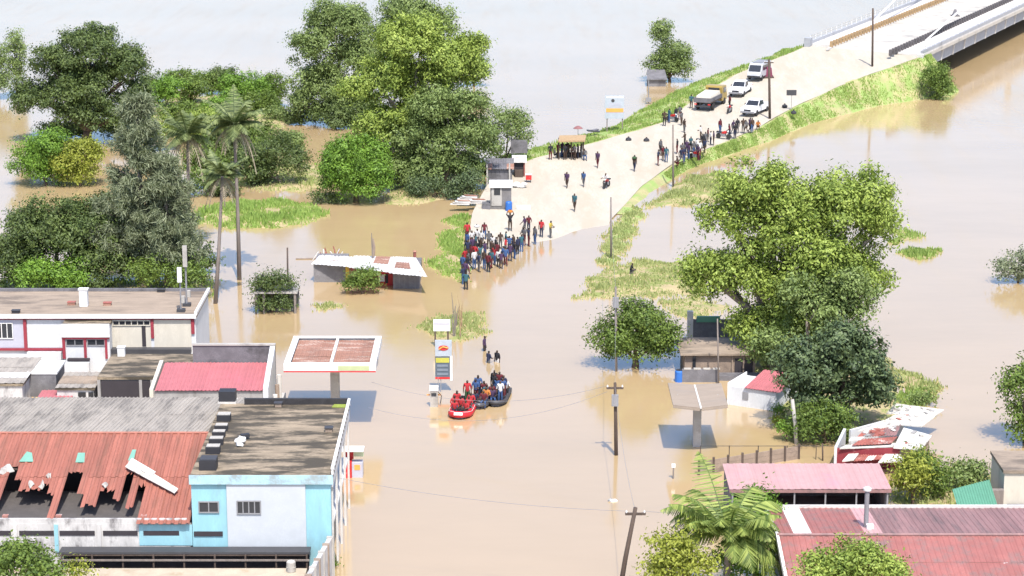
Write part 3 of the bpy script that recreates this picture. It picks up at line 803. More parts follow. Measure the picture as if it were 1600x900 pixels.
def wbox(name, m_, pa, pb, ya, yb, d0, d1, Y=None, par=None):
    Y = WY if Y is None else Y
    z1, z0 = zat(ya, Y), zat(yb, Y)
    return MB().box(xat(pa,Y,(z0+z1)/2), xat(pb,Y,(z0+z1)/2), Y-d1, Y-d0, z0, z1).build(name, MATS[m_], par or wh)
wbox('frame', 'red_trim', -90, 303, 495.5, 499, .004, .10)
wbox('panel', 'lilac_wall', -40, 38, 499.5, 543, .004, .03)
wbox('panel', 'white_wall', 43, 97, 499.5, 543, .004, .04)
wbox('panel', 'cream_wall', 173, 236, 499.5, 547, .004, .03)
wbox('panel', 'cream_wall', 241, 299, 499.5, 547, .004, .05)
for a, b, c in ((37.5,42.5,548),(236,240.5,528),(299,304,521),(-26,-22,548)):
    wbox('pilaster', 'red_trim', a, b, 499.3, c, .004, .14)
wbox('ledge', 'red_trim', -60, 98, 544, 547, .004, .16)
window(wh, xat(-6,WY,3), xat(21,WY,3), WY-.03, zat(529,WY), zat(504,WY), 3, 'white_paint')
window(wh, xat(176,WY,4), xat(235,WY,4), WY-.03, zat(508.5,WY), zat(500,WY), 6, 'cream_wall')
dr = wbox('door', 'dark_void', 222, 228, 509, 541, .032, .06)
# projecting middle bay
PY = WY - 1.3
pzt = zat(510, PY)
MB().box(xat(98,PY,3), xat(171,PY,3), PY, WY-.16, .2, pzt-.004).build('bay', MATS['white_wall'], wh)
MB().box(xat(97,PY,3.6), xat(171,PY,3.6), PY-.12, WY+1.0, pzt, pzt+.16).build('bay_roof', MATS['roof_concrete'], wh)
MB().box(xat(97,PY,3.6), xat(172,PY,3.6), PY-.22, PY-.125, zat(526,PY), pzt+.22).build('bay_fascia', MATS['white_paint'], wh)
wbox('frame', 'red_trim', 97, 171, 526.3, 529, .004, .16, PY)
for a, b in ((98,102.5),(131.5,135.5),(164.5,168)):
    wbox('pilaster', 'red_trim', a, b, 529.2, 560, .004, .12, PY)
for a, b in ((103,131),(136,164)):
    window(wh, xat(a,PY,3), xat(b,PY,3), PY, zat(540,PY), zat(529.5,PY), 2, 'grey_metal')
wbox('step_wall', 'white_wall', 100, 143, 562, 584, .6, .9, PY)
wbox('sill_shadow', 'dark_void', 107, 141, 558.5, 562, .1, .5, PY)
MB().box(xat(44,WY,2), xat(97,WY,2), WY-.5, WY-.17, .3, zat(548,WY)).build('plinth', MATS['white_wall'], wh)
wbox('awning_shadow', 'dark_metal', 162, 300, 541, 549, .25, .9)  # dark box standing in for the shadow under an awning
P = G(131.5, 478, WZ)
t = thing('white_chimney', 'upright white chimney box on the flat roof of the white building', 'chimney', (P.x, P.y, WZ+.001))
MB(True).box(-.3,.3,-.25,.25,0,1.25).build('stack', MATS['white_paint'], t); MB(True).box(-.36,.36,-.3,.3,1.252,1.34).build('cap', MATS['white_paint'], t)
for i, (px, py, lab) in enumerate([(112,476,'rusty red roof box left of the white chimney'),(168,477,'rusty red roof box right of the white chimney'),(25,489,'small dark roof box at the front edge of the white building'),(252,456,'small dark box on the back parapet of the white building')]):
    P = G(px, py, WZ)
    t = thing('roof_box', lab, 'box', (P.x, P.y, WZ+.002))
    MB(True).box(-.28,.28,-.2,.2,0,.2).build('case', MATS['rust_sheet' if i < 2 else 'black_plastic'], t); MB(True).box(-.31,.31,-.23,.23,.202,.24).build('lid', MATS['dark_metal' if i > 1 else 'brown_red_sheet'], t)
for px, yb, yt, r, lab, pan in ((283,487,418,.06,'short mast with one white antenna panel on the white building',(432,418)),(292,478,384,.07,'tall mast with grey antenna panel on the white building',(408,384))):
    P = G(px, yb, WZ)
    t = thing('antenna_mast', lab, 'antenna', (P.x, P.y, WZ+.002))
    MB().tube([(P.x,P.y,WZ+.002),(P.x,P.y,zat(yt,P.y))], r, 8).build('mast', MATS['grey_metal'], t)
    z0, z1 = zat(pan[0]+8,P.y), zat(pan[1]-1,P.y)
    MB().box(P.x-.16,P.x+.16,P.y-.28,P.y-.10,z0,z1).build('antenna_panel', MATS['white_paint' if px < 290 else 'concrete'], t)
    MB().box(P.x-.3,P.x+.3,P.y-.25,P.y+.25,WZ+.003,WZ+.22).build('ballast', MATS['dark_metal'], t)
    MB().box(P.x+.07,P.x+.3,P.y-.2,P.y+.1,WZ+.7,WZ+1.2).build('equipment_box', MATS['concrete'], t)

# ------------------------------------------------------------------ low annexes in front of it
def boxhouse(name, label, cat, px0, px1, yfront, yback, z, wallm, roofm, t_=.15, over=.12):
    Y0, Y1 = yat(yfront, z), yat(yback, z)
    x0, x1 = xat(px0, Y0, z), xat(px1, Y0, z)
    t = thing(name, label, cat, ((x0+x1)/2, (Y0+Y1)/2, 0))
    MB().box(x0+.1, x1-.1, Y0+over, Y1-.02, -.5, z-t_).build('wall', MATS[wallm], t)
    MB().box(x0, x1, Y0, Y1, z-t_+.002, z).build('roof', MATS[roofm], t)
    return t, x0, x1, Y0, Y1
t, x0, x1, Y0, Y1 = boxhouse('annex', 'low annex with dirty concrete roof and dark open front', 'building', 152, 300, 589, 553, 3.0, 'grey_wall', 'roof_concrete', .2)
MB().box(xat(158,Y0,2), xat(236,Y0,2), Y0+.02, Y0+.10, -.4, 2.72).build('opening_shade', MATS['dark_void'], t)  # shade of the open front, put in as a near-black sheet
for px in (155, 220, 238):
    X = xat(px, Y0, 2); MB().box(X-.1, X+.1, Y0-.03, Y0+.115, -.4, 2.79).build('post', MATS['grey_wall'], t)
P = G(190, 556, 3.0)
tt = thing('cistern', 'small white cistern at the back of the annex roof', 'tank', (P.x,P.y,3.002))
MB(True).box(-.25,.25,-.2,.2,0,.62).build('tank_body', MATS['white_paint'], tt); MB(True).box(-.29,.29,-.24,.24,.622,.68).build('lid', MATS['white_paint'], tt)
# walled house with the bright pink roof
z0 = 3.0; Y0 = yat(611, z0); Y1 = yat(567, 3.6); x0 = xat(238, Y0, z0); x1 = xat(411, Y0, z0)
pk_ = thing('pink_roof_house', 'walled house with bright pink single slope roof behind the torn shed', 'building', ((x0+x1)/2, (Y0+Y1)/2, 0))
sheets(pk_, [MATS['pink_sheet']], (x0+.15,Y0,z0), (x1-.05,Y0,z0), (x1-.05,Y1,3.6), (x0+.15,Y1,3.6), 9, 1, rib=.035, nrib=3)
MB().box(x0, x1, Y0+.15, Y0+.35, -.5, z0-.06).build('front_wall', MATS['grey_wall'], pk_)
zb = zat(540, Y1+.1)
MB().box(xat(301,Y1,4), x1+.35, Y1+.12, Y1+.35, -.5, zb).build('back_wall', MATS['dark_grey_wall'], pk_)
MB().box(xat(300,Y1,4), x1+.36, Y1+.05, Y1+.42, zb+.001, zb+.1).build('coping', MATS['concrete'], pk_)
MB().hexa([(x1,Y0,-.5),(x1+.34,Y0,-.5),(x1+.34,Y1+.115,-.5),(x1,Y1+.115,-.5)], [(x1,Y0,z0+.2),(x1+.34,Y0,z0+.2),(x1+.34,Y1+.115,zb-.02),(x1,Y1+.115,zb-.02)]).build('side_wall', MATS['white_wall'], pk_)
MB().hexa([(x0-.2,Y0,-.5),(x0+.05,Y0,-.5),(x0+.05,Y1,-.5),(x0-.2,Y1,-.5)], [(x0-.2,Y0,z0+.12),(x0+.05,Y0,z0+.12),(x0+.05,Y1,3.8),(x0-.2,Y1,3.8)]).build('side_wall', MATS['cream_wall'], pk_)
for k in range(3):
    P = Vector((x1+.75, Y0+.5+k*1.4, 0))
    MB().tube([P, P+Vector((0,0,2.6+.3*k))], .16, 8).build('pipe', MATS['pale_concrete' if k != 1 else 'brown_wall'], pk_)
MB().box(x1+.36, x1+1.0, Y0-.4, Y1+.2, -.3, 1.4).build('lean_to', MATS['dirty_white'], pk_)
t, x0, x1, Y0, Y1 = boxhouse('shed', 'low hut with striped sheet roof at the left picture edge', 'shed', -60, 36, 600, 562, 2.6, 'dirty_white', 'roof_concrete', .15)
sheets(t, [MATS['asbestos'], MATS['zinc_sheet']], (x0,Y0,2.63), (x1,Y0,2.63), (x1,Y1,2.75), (x0,Y1,2.75), 1, 5, rib=.03, nrib=8)
t, x0, x1, Y0, Y1 = boxhouse('shed', 'small grey hut with plain white slab roof', 'shed', 42, 89, 582, 563, 2.7, 'grey_block', 'white_paint', .14, .05)
t, x0, x1, Y0, Y1 = boxhouse('shed', 'hut with weathered striped sheet roof below the white bay', 'shed', 86, 148, 607, 584, 2.2, 'dirty_white', 'roof_concrete', .12)
sheets(t, [MATS['asbestos'], MATS['roof_screed']], (x0,Y0,2.22), (x1,Y0,2.22), (x1,Y1,2.3), (x0,Y1,2.3), 1, 4, rib=.03, nrib=6)
for a, b in ((122,134),(138,146)):
    MB().box(xat(a,Y0,1.5), xat(b,Y0,1.5), Y0+.05, Y0+.116, .9, 1.9).build('window', MATS['pane'], t)
t, x0, x1, Y0, Y1 = boxhouse('shed', 'low lean to with red roof and ochre wall behind the grey shed roof', 'shed', 58, 112, 622, 611, 1.6, 'cream_wall', 'red_sheet', .1)
sheets(t, [MATS['pink_sheet']], (x0,Y0,1.61), (x1,Y0,1.61), (x1,Y1,1.65), (x0,Y1,1.65), 3, 1, rib=.03, nrib=3)
MB().box(xat(-40,Y1,1), xat(150,Y1,1), Y1+.4, Y1+.6, -.4, 1.0).build('yard_wall', mat('ochre_wall', (.55,.36,.14), var=.1), t)
# ------------------------------------------------------------------ half drowned shack of patched sheets
sh = thing('shack', 'half drowned shack with patched white tin roof and red middle wall', 'shack', tuple(G(580, 445)))
Y0 = yat(441, 0); zt = zat(413, Y0)
xs_ = [xat(p, Y0, 1) for p in (490, 540, 546, 592, 616, 668)]
Yr = yat(451, 0)
MB().box(xs_[0], xs_[1]-.003, Y0, Y0+4.4, -.6, zt-.04).build('block_wall', MATS['grey_block'], sh)
MB().box(xs_[1], xs_[2], Y0-.05, Y0+.2, -.6, zt-.04).build('door_post', MATS['yellow_paint'], sh)
MB().box(xs_[2]+.003, xs_[3]-.003, Y0-.3, Y0+3.6, -.6, 1.35).build('brown_wall', MATS['brown_red_sheet'], sh)
ym = yat(446, 0)
rw = MB().box(xs_[3], xs_[4]-.003, ym, Y0+3.5, -.6, 1.42).build('red_wall', MATS['red_paint'], sh)
MB().box(xs_[3]+.05, xs_[3]+.55, ym-.03, ym-.004, .35, .95).build('poster', MATS['white_paint'], rw)
MB().box(xs_[3]+.6, xs_[3]+.85, ym-.03, ym-.004, .2, 1.0).build('hatch', MATS['dark_void'], rw)
MB().box(xs_[4], xat(655,Yr,1), Yr, Y0+3.4, -.6, 1.40).build('dark_wall', MATS['dark_grey_wall'], sh)
for k in range(5):
    x = xs_[4] + (xat(655,Yr,1)-xs_[4]) * (k+.1)/5
    MB().box(x, x+.10, Yr-.04, Yr-.004, -.3, 1.33).build('plank', MATS['grey_block'], sh)
zl, zb_ = zt, 1.45
def rq(a, b, ya, yb, za, zb2, sl=0.0):
    Ya, Yb = yat(ya, za), yat(yb, zb2)
    return (xat(a,Ya,za),Ya,za), (xat(b,Ya,za)+.0,Ya-sl,za-.02), (xat(b,Ya,za)+.3,Yb,zb2), (xat(a,Ya,za)+.3,Yb,zb2)
mz, mr = MATS['zinc_sheet'], MATS['rust_sheet']
def rq2(a, ya, b, yb, zf, a2, ya2, b2, yb2, zb): return G(a,ya,zf), G(b,yb,zf), G(b2,yb2,zb), G(a2,ya2,zb)
sheets(sh, [mz], *rq2(486,413,549,418,zt+.03, 500,399,556,402,1.5), 5, 2, rib=.03, nrib=2)
sheets(sh, [mz, mr], *rq2(545,418.5,613,427,1.66, 553,400,622,402,1.48), 6, 2, rib=.03, nrib=2, pick=lambda c, r: 1 if (c in (3,4) and r == 1) else 0)
sheets(sh, [mz, mr], *rq2(608,427.5,668,433,1.62, 618,401,650,403,1.45), 5, 3, rib=.03, nrib=2, pick=lambda c, r: 1 if r == 1 and c in (0,1,2) else 0)
for i, (px, py, lab, w_) in enumerate([(505,398,'tangle of rusty sheets and poles behind the shack roof',1.6),(520,394,'rusty upright scrap at the back left of the shack',.8)]):
    P = G(px, py, .4)
    t = thing('scrap_pile', lab, 'scrap metal', (P.x, P.y, -.1))
    for k in range(7):
        a = random.uniform(0, 3); q = Vector((random.uniform(-w_,w_)*.7, random.uniform(-.6,.6), 0))
        MB(True).bar(q, q + Vector((math.cos(a)*.6, .1, random.uniform(.3,1.1))), .12, .05).build('scrap', MATS['brown_red_sheet' if k % 3 else 'zinc_sheet'], t)
MB_ = MB(); P = G(490, 405, 0)
t = thing('floating_planks', 'brown planks floating left of the shack', 'planks', tuple(P))
for k in range(3): MB(True).obox((-.8+.9*k, .2*k, .05), (1.6, .18, .06), .1*k).build('plank', MATS['brown_wall'], t)
P = Vector((xat(582,Y0+2.5,1.5), Y0+2.5, 0))
t = thing('bent_post', 'bent dead post rising from the shack roof', 'post', tuple(P))
MB().tube([P, P+Vector((.02,0,1.8)), P+Vector((-.02,0,2.9)), P+Vector((-.05,0,zat(364,P.y)))], [.09,.08,.07,.03], 6).build('pole', MATS['pole_grey'], t)
MB().tube([P+Vector((.1,0,1.7)), P+Vector((.16,0,2.6)), P+Vector((.08,0,3.3))], [.1,.12,.04], 6).build('wrapped_top', MATS['brown_wall'], t)
P = G(648, 402, 1.2)
t = thing('chimney_pot', 'small rusty chimney at the back right of the shack roof', 'chimney', (P.x,P.y,1.2)); MB(True).tube([(0,0,-.6),(0,0,.5)], .14, 8).build('flue', MATS['brown_red_sheet'], t); MB(True).lathe((0,0,.501),[(.2,0),(.05,.14)],8).build('cowl', MATS['rust_sheet'], t)

# ------------------------------------------------------------------ filling station canopy, left of the road
cz1 = 4.75; cy0, cy1 = yat(570, cz1), yat(526, cz1)
cx0, cx1 = xat(443, cy0, cz1), xat(587, cy0, cz1)
can = thing('station_canopy', 'filling station canopy with white rim and two rusty roof panels on one column', 'canopy', ((cx0+cx1)/2, (cy0+cy1)/2, 0))
zu = cz1 - .52
for a in ((cx0,cx1,cy0,cy0+.16),(cx0,cx1,cy1-.16,cy1),(cx0,cx0+.16,cy0+.163,cy1-.163),(cx1-.16,cx1,cy0+.163,cy1-.163)):
    MB().box(*a, zu, cz1).build('fascia', MATS['white_paint'], can)
for a in ((cx0,cx1,cy0,cy0+.45),(cx0,cx1,cy1-.45,cy1),(cx0,cx0+.42,cy0+.453,cy1-.453),(cx1-.42,cx1,cy0+.453,cy1-.453)):
    MB().box(*a, cz1+.002, cz1+.05).build('rim', MATS['white_paint'], can)
xm = (cx0+cx1)/2 + .05
MB().box(xm-.09, xm+.09, cy0+.46, cy1-.46, cz1-.22, cz1+.03).build('gutter', MATS['white_paint'], can)
MB().box(cx0+.17, cx1-.17, cy0+.17, cy1-.17, zu+.02, zu+.10).build('ceiling', MATS['white_paint'], can)
for a, b in ((cx0+.43, xm-.10), (xm+.10, cx1-.43)):
    sheets(can, [MATS['rust_sheet']], (a,cy0+.46,cz1-.20), (b,cy0+.46,cz1-.20), (b,cy1-.46,cz1-.16), (a,cy1-.46,cz1-.16), 3, 3, rib=.03, nrib=3)
MB().box(cx0, cx1, cy0-.012, cy0-.002, zu+.0, zu+.09).build('red_stripe', MATS['red_paint'], can)
MB().box(xat(528,cy0,4.5), xat(577,cy0,4.5), cy0-.012, cy0-.002, zu+.12, zu+.44).build('green_stripe', mat('canopy_green', (.40,.44,.24), var=.10), can)
MB().box(cx1+.003, cx1+.06, cy0+1.2, cy0+1.9, zu+.1, zu+.6).build('side_lamp', MATS['grey_metal'], can)
colx = (cx0+cx1)/2 + .05; coly = (cy0+cy1)/2
MB().box(colx-.30, colx+.30, coly-.3, coly+.3, -.5, zu+.019).build('column', MATS['concrete'], can)
MB().box(colx-.55, colx+.55, coly-.5, coly+.5, -.5, .12).build('plinth', MATS['pale_concrete'], can)

# butterfly canopy on one column, right of the road
ch = 3.45; by0, by1 = yat(636, 3.45), yat(599, 3.55)
kx0, kx1 = xat(1052, by0, 3.6), xat(1138, by0, 3.6); km = (kx0+kx1)/2
can2 = thing('butterfly_canopy', 'brownish butterfly roof canopy on one thick column right of the road', 'canopy', (km, (by0+by1)/2, 0))
for a, b in ((kx0, km-.06), (km+.06, kx1)):
    za, zb2 = (3.53, 3.42) if a < km-.5 else (3.42, 3.53)
    ya, yb2 = (by0+.25, by0-.06) if a < km-.5 else (by0-.06, by0+.25)
    MB().slab([(a,ya,za),(b,yb2,zb2),(b,by1,zb2+.04),(a,by1+.1,za+.04)], .12).build('roof_wing', MATS['taupe_roof'], can2)
    MB().slab([(a,ya-.05,za-.09),(b,yb2-.05,zb2-.09),(b,yb2-.003,zb2-.09),(a,ya-.003,za-.09)], .12).build('edge_beam', MATS['taupe_roof'], can2)
MB().box(km-.057, km+.057, by0-.1, by1, 3.36, 3.47).build('valley_gutter', MATS['pale_concrete'], can2)
MB().box(km-.26, km+.26, (by0+by1)/2-.28, (by0+by1)/2+.28, -.5, 3.30).build('column', MATS['concrete'], can2)
MB().bar((km-.25,(by0+by1)/2,3.0),(kx0+.4,(by0+by1)/2,3.48),.12,.14).bar((km+.25,(by0+by1)/2,3.0),(kx1-.4,(by0+by1)/2,3.48),.12,.14).build('bracket', MATS['concrete'], can2)

# ------------------------------------------------------------------ station signs and pump
mat('board_pale', (.36,.40,.44), var=.10)
P = G(692, 612)
t = thing('price_sign', 'tall station price sign with white head, red oval emblem and dark price board', 'sign', tuple(P))
Y = P.y
def sbox(nm, m_, a, b, ya, yb, d0=.0, d1=.12, par=None):
    return MB().box(xat(a,Y,2), xat(b,Y,2), Y-d1, Y-d0, zat(yb,Y), zat(ya,Y)).build(nm, MATS[m_] if isinstance(m_, str) else m_, par or t)
sbox('head', 'board_pale', 680, 706, 531, 556)
em = MB(); em.lathe((xat(693,Y,3), Y-.14, zat(543,Y)), [(.36,-.01),(.36,.01)], 18, 'y'); eo = em.build('emblem', MATS['red_paint'], t)
for v in eo.data.vertices: v.co.z = (v.co.z - (zat(543,Y))) * .52 + zat(543,Y)
em2 = MB(); em2.tube([(xat(686,Y,3),Y-.165,zat(545,Y)),(xat(692,Y,3),Y-.165,zat(541,Y)),(xat(700,Y,3),Y-.165,zat(543,Y))],.05,5).build('emblem_stroke', MATS['orange_paint'], t)
sbox('price_board', mat('board_slate', (.09,.115,.145), var=.12), 680, 703, 557, 592, -.02, .10)
sbox('board_header', mat('board_yellow', (.42,.40,.07), var=.1), 681, 702, 558.5, 566, .101, .125)
for k in range(3):
    sbox('price_strip', mat('strip_slate', (.17,.20,.24), var=.1), 683, 700, 569+k*6.5, 572.5+k*6.5, .101, .118)
sbox('board_foot', 'red_paint', 680, 703, 588.5, 591.8, .101, .122)
sbox('frame', 'white_paint', 703.3, 707, 556, 594, -.02, .12)
for a in (684, 688): sbox('leg', 'grey_metal', a, a+1.2, 592, 616, .0, .06)
P = G(690, 541); Y = P.y
t = thing('blank_sign', 'small white sign board on two brown posts behind the price sign', 'sign', tuple(P))
sbox('board', 'white_paint', 677, 703.5, 499, 517, 0, .08); sbox('stripe', 'lilac_wall', 678, 702, 504, 506.5, .081, .10)
for a in (678.5, 698.5): sbox('post', 'pole_wood', a, a+2.6, 517.2, 544, .0, .09)
P = G(677, 634); Y = P.y
t = thing('fuel_pump', 'grey fuel pump standing on a drowned island in front of the price sign', 'fuel pump', tuple(P))
sbox('island', 'yellow_paint', 665, 688, 635, 640, -.1, .5)
sbox('cabinet', 'concrete', 672, 684, 609, 634.8, 0, .35); sbox('head', 'white_paint', 671, 685, 602, 608.8, 0, .4); sbox('display', 'pane', 674, 682, 612, 617, .351, .37); sbox('shelf', 'orange_paint', 666.5, 689, 616, 618, -.02, -.01)
hz = MB(); hz.tube([(xat(685,Y,1),Y-.1,zat(612,Y)),(xat(690,Y,1),Y-.1,zat(618,Y)),(xat(688,Y,1),Y-.1,zat(630,Y))], .03, 6); hz.build('hose', MATS['black_plastic'], t)
# red drinks stand
P = G(553, 747); Y = P.y
t = thing('drinks_stand', 'small red and white street stand in the water beside the blue building', 'kiosk', tuple(P))
sbox('counter', 'red_paint', 535, 549, 722, 750, -.8, .0); sbox('side_panel', 'lilac_wall', 549.2, 566, 724, 748, -.8, -.1); sbox('back_board', 'red_paint', 538, 551, 706, 721.8, -.75, -.6); sbox('shade', mat('pale_green', (.55,.62,.40), var=.08), 551.5, 567, 706, 718, -.75, -.62); sbox('roof', 'white_paint', 534, 568, 703, 705.5, -.85, .1); sbox('poster', 'orange_paint', 553, 562, 727, 735, -.099, -.08); sbox('base', 'pale_concrete', 534, 572, 748.2, 751, -.9, .2)

# ------------------------------------------------------------------ grey house right of the road
Y0 = yat(588, 0); hz_ = zat(551, Y0); hx0, hx1 = xat(1070,Y0,1.5), xat(1180,Y0,1.5); Yb = yat(527, hz_)
ho = thing('concrete_house', 'grey concrete house with flat stained roof under the tall right tree', 'house', ((hx0+hx1)/2, Y0, 0))
MB().box(hx0, hx1, Y0, Yb, -.5, hz_-.14).build('wall', MATS['brown_wall'], ho)
MB().box(hx0-.35, hx1+.1, Y0-.35, Yb, hz_-.138, hz_).build('roof', MATS['roof_screed'], ho)
for a, b in ((1148,1160),(1163,1176)): MB().box(xat(a,Y0,1), xat(b,Y0,1), Y0-.06, Y0-.004, .0, zat(560,Y0)).build('door', MATS['dark_void'], ho)
for a in (1143, 1160.5, 1177): MB().box(xat(a,Y0,1), xat(a+2.2,Y0,1), Y0-.12, Y0-.003, -.3, hz_-.15).build('pilaster', MATS['brown_wall'], ho)
MB().box(xat(1082,Y0,1), xat(1087,Y0,1), Y0-.05, Y0-.004, .5, 1.5).build('window', MATS['pane'], ho)
MB().box(xat(1065,Y0-1,1), xat(1122,Y0-1,1), Y0-1.6, Y0-1.3, -.5, .95).build('porch_wall', MATS['dark_grey_wall'], ho)
for k in range(4): MB().box(xat(1068+k*15,Y0-1,1), xat(1079+k*15,Y0-1,1), Y0-1.62, Y0-1.28, .952, 1.02).build('coping', MATS['concrete'], ho)
MB().box(xat(1123,Y0-1,1), xat(1190,Y0-1,1), Y0-1.2, Y0-.2, -.5, .35).build('plinth', MATS['dark_grey_wall'], ho)
Yk = Yb + 2.0
MB().box(xat(1074,Yk,2), xat(1083,Yk,2), Yk, Yk+.4, -.5, zat(487,Yk)).build('pier', MATS['pale_concrete'], ho)
MB().box(xat(1083.3,Yk,2), xat(1150,Yk,2), Yk+.1, Yk+.3, -.5, zat(500,Yk)).build('back_wall', MATS['dark_grey_wall'], ho)
MB().box(xat(1088,Yk,2), xat(1125,Yk,2), Yk-.1, Yk+.09, zat(503,Yk), zat(494,Yk)).build('green_tarp', MATS['green_sheet'], ho)
P = G(1061, 596)
t = thing('blue_barrel', 'blue plastic barrel at the corner of the grey concrete house', 'barrel', (P.x,P.y,-.2)); MB(True).lathe((0,0,0),[(.28,0),(.32,.1),(.32,.95),(.26,1.05)],12).build('shell', MATS['blue_plastic'], t); MB(True).lathe((0,0,1.051),[(.24,0),(.24,.03)],12).build('lid', MATS['black_plastic'], t)
# white low building with red roof
A = G(1138, 632); B = G(1212, 643); d = (B-A).normalized(); n_ = Vector((-d.y, d.x, 0))
wl_ = thing('white_outbuilding', 'low white outbuilding with small red roof half hidden by the dark tree', 'building', tuple(A.lerp(B,.5)))
def q4(a, b, dn0, dn1, z): return [a+n_*dn0+Vector((0,0,z)), b+n_*dn0+Vector((0,0,z)), b+n_*dn1+Vector((0,0,z)), a+n_*dn1+Vector((0,0,z))]
MB().hexa(q4(A,B,0,3.2,-.5), q4(A,B,0,3.2,1.35)).build('wall', MATS['white_wall'], wl_)
MB().hexa(q4(A.lerp(B,.3),A.lerp(B,.42),-.05,-.004,.55), q4(A.lerp(B,.3),A.lerp(B,.42),-.05,-.004,1.1)).build('window', MATS['grey_metal'], wl_)
MB().hexa(q4(A.lerp(B,-.02),A.lerp(B,.0),-.06,3.25,-.4), q4(A.lerp(B,-.02),A.lerp(B,0),-.06,3.25,1.6)).build('pier', MATS['white_paint'], wl_)
C_ = A.lerp(B,.34); Bx = B + d*.3
sheets(wl_, [MATS['pink_sheet']], C_-n_*.15+Vector((0,0,1.4)), Bx-n_*.15+Vector((0,0,1.4)), Bx+n_*3.4+Vector((0,0,1.85)), C_+n_*3.4+Vector((0,0,1.85)), 4, 1, rib=.04, nrib=3)
MB().hexa(q4(C_,Bx,3.22,3.35,-.5), q4(C_,Bx,3.22,3.35,1.8)).build('back_wall', MATS['white_wall'], wl_)
# brown panel fence
A = G(1092, 742); B = G(1248, 717)
fe = thing('panel_fence', 'brown concrete panel fence running across the yard behind the pink shed', 'fence', tuple(A.lerp(B,.5)))
NP = 7
for k in range(NP):
    a = A.lerp(B, k/NP); b = A.lerp(B, (k+1)/NP)
    for r_ in range(3):
        MB().hexa([a+Vector((.05,-.04,.0+.33*r_-.1)), b+Vector((-.05,-.04,.33*r_-.1)), b+Vector((-.05,.04,.33*r_-.1)), a+Vector((.05,.04,.33*r_-.1))],
                  [a+Vector((.05,-.04,.315+.33*r_-.1)), b+Vector((-.05,-.04,.315+.33*r_-.1)), b+Vector((-.05,.04,.315+.33*r_-.1)), a+Vector((.05,.04,.315+.33*r_-.1))]).build('panel', MATS['brown_wall'], fe)
for k in range(NP+1):
    a = A.lerp(B, k/NP); MB().box(a.x-.07, a.x+.07, a.y-.08, a.y+.08, -.5, 1.02).build('post', MATS['pole_wood'], fe)
t = thing('wire_fence', 'thin wire fence on slim posts behind the brown panel fence', 'fence', tuple(G(1170, 706)))
A = G(1094, 718) ; B = G(1320, 718)
for k in range(6):
    a = A.lerp(B, k/5); MB().tube([a+Vector((0,0,-.3)), a+Vector((0,0,.95))], .03, 5).build('post', MATS['pole_wood'], t)
MB().tube([A+Vector((0,0,.92)), B+Vector((0,0,.92))], .018, 4).build('wire', MATS['dark_metal'], t)

# ------------------------------------------------------------------ ruined roofs behind the pink shed
ru = thing('ruined_building', 'ruined low building with broken white slabs and rusty sheets over red walls', 'building', tuple(G(1390, 690)))
def pz_(px, py, z): return G(px, py, z)
Z1 = 1.35
A, B = G(1308, 700, Z1), G(1345, 700, Z1)
def wall2(P, Q, z, m_, nm='wall', th=.18):
    P, Q = Vector(P), Vector(Q); dd = (Q-P).normalized(); nn = Vector((-dd.y, dd.x, 0))*th
    MB().hexa([(P.x,P.y,-.5),(Q.x,Q.y,-.5),(Q.x+nn.x,Q.y+nn.y,-.5),(P.x+nn.x,P.y+nn.y,-.5)], [(P.x,P.y,z),(Q.x,Q.y,z),(Q.x+nn.x,Q.y+nn.y,z),(P.x+nn.x,P.y+nn.y,z)]).build(nm, MATS[m_], ru)
wall2(G(1308,701,Z1), G(1408,701,Z1), Z1, 'dark_red_wall'); wall2(G(1308,701,Z1), G(1322,672,Z1), Z1+.1, 'white_wall')
wall2(G(1408,701.5,Z1), G(1452,686,Z1), Z1, 'brown_wall'); wall2(G(1330,672,Z1), G(1412,650,Z1), Z1, 'white_wall')
def rsl(m_, pts, z, nm='roof_slab', th=.08):
    MB().slab([G(a, b, z) for a, b in pts], th).build(nm, MATS[m_], ru)
rsl('slab_white', [(1312,700),(1395,697),(1400,692),(1322,695)], Z1+.12)
sheets(ru, [MATS['brown_red_sheet']], G(1330,697,Z1+.2), G(1392,694,Z1+.2), G(1402,683,Z1+.2), G(1344,687,Z1+.2), 4, 1, rib=.04)
sheets(ru, [MATS['brown_red_sheet'], MATS['maroon_sheet']], G(1338,684,Z1+.25), G(1400,681,Z1+.25), G(1408,664,Z1+.25), G(1350,672,Z1+.25), 5, 1, rib=.04)
rsl('slab_white', [(1326,688),(1345,686),(1352,682),(1330,683)], Z1+.34); rsl('slab_white', [(1340,673.5),(1404,664),(1408,661),(1350,669)], Z1+.36)
rsl('slab_white', [(1396,699),(1440,702),(1456,680),(1412,668)], Z1+.14)
rsl('slab_white', [(1372,662),(1420,660),(1448,664),(1460,650),(1404,646)], Z1+.2) if False else rsl('slab_white', [(1376,660),(1440,666),(1464,648),(1404,645)], Z1+.2)
rsl('slab_white', [(1385,645),(1462,648),(1475,640),(1398,630)], Z1+.3)
rsl('pale_concrete', [(1358,668),(1384,664),(1392,658),(1368,662)], Z1+.4)
sheets(ru, [MATS['brown_red_sheet'], MATS['zinc_sheet']], G(1325,722,.8), G(1390,718,.8), G(1400,704,.95), G(1338,707,.95), 5, 2, rib=.04)
rsl('slab_white', [(1316,720),(1334,718),(1342,708),(1326,709)], 1.05); rsl('slab_white', [(1372,722),(1412,720),(1408,708),(1384,708)], 1.0)
rr_ = random.Random(5)
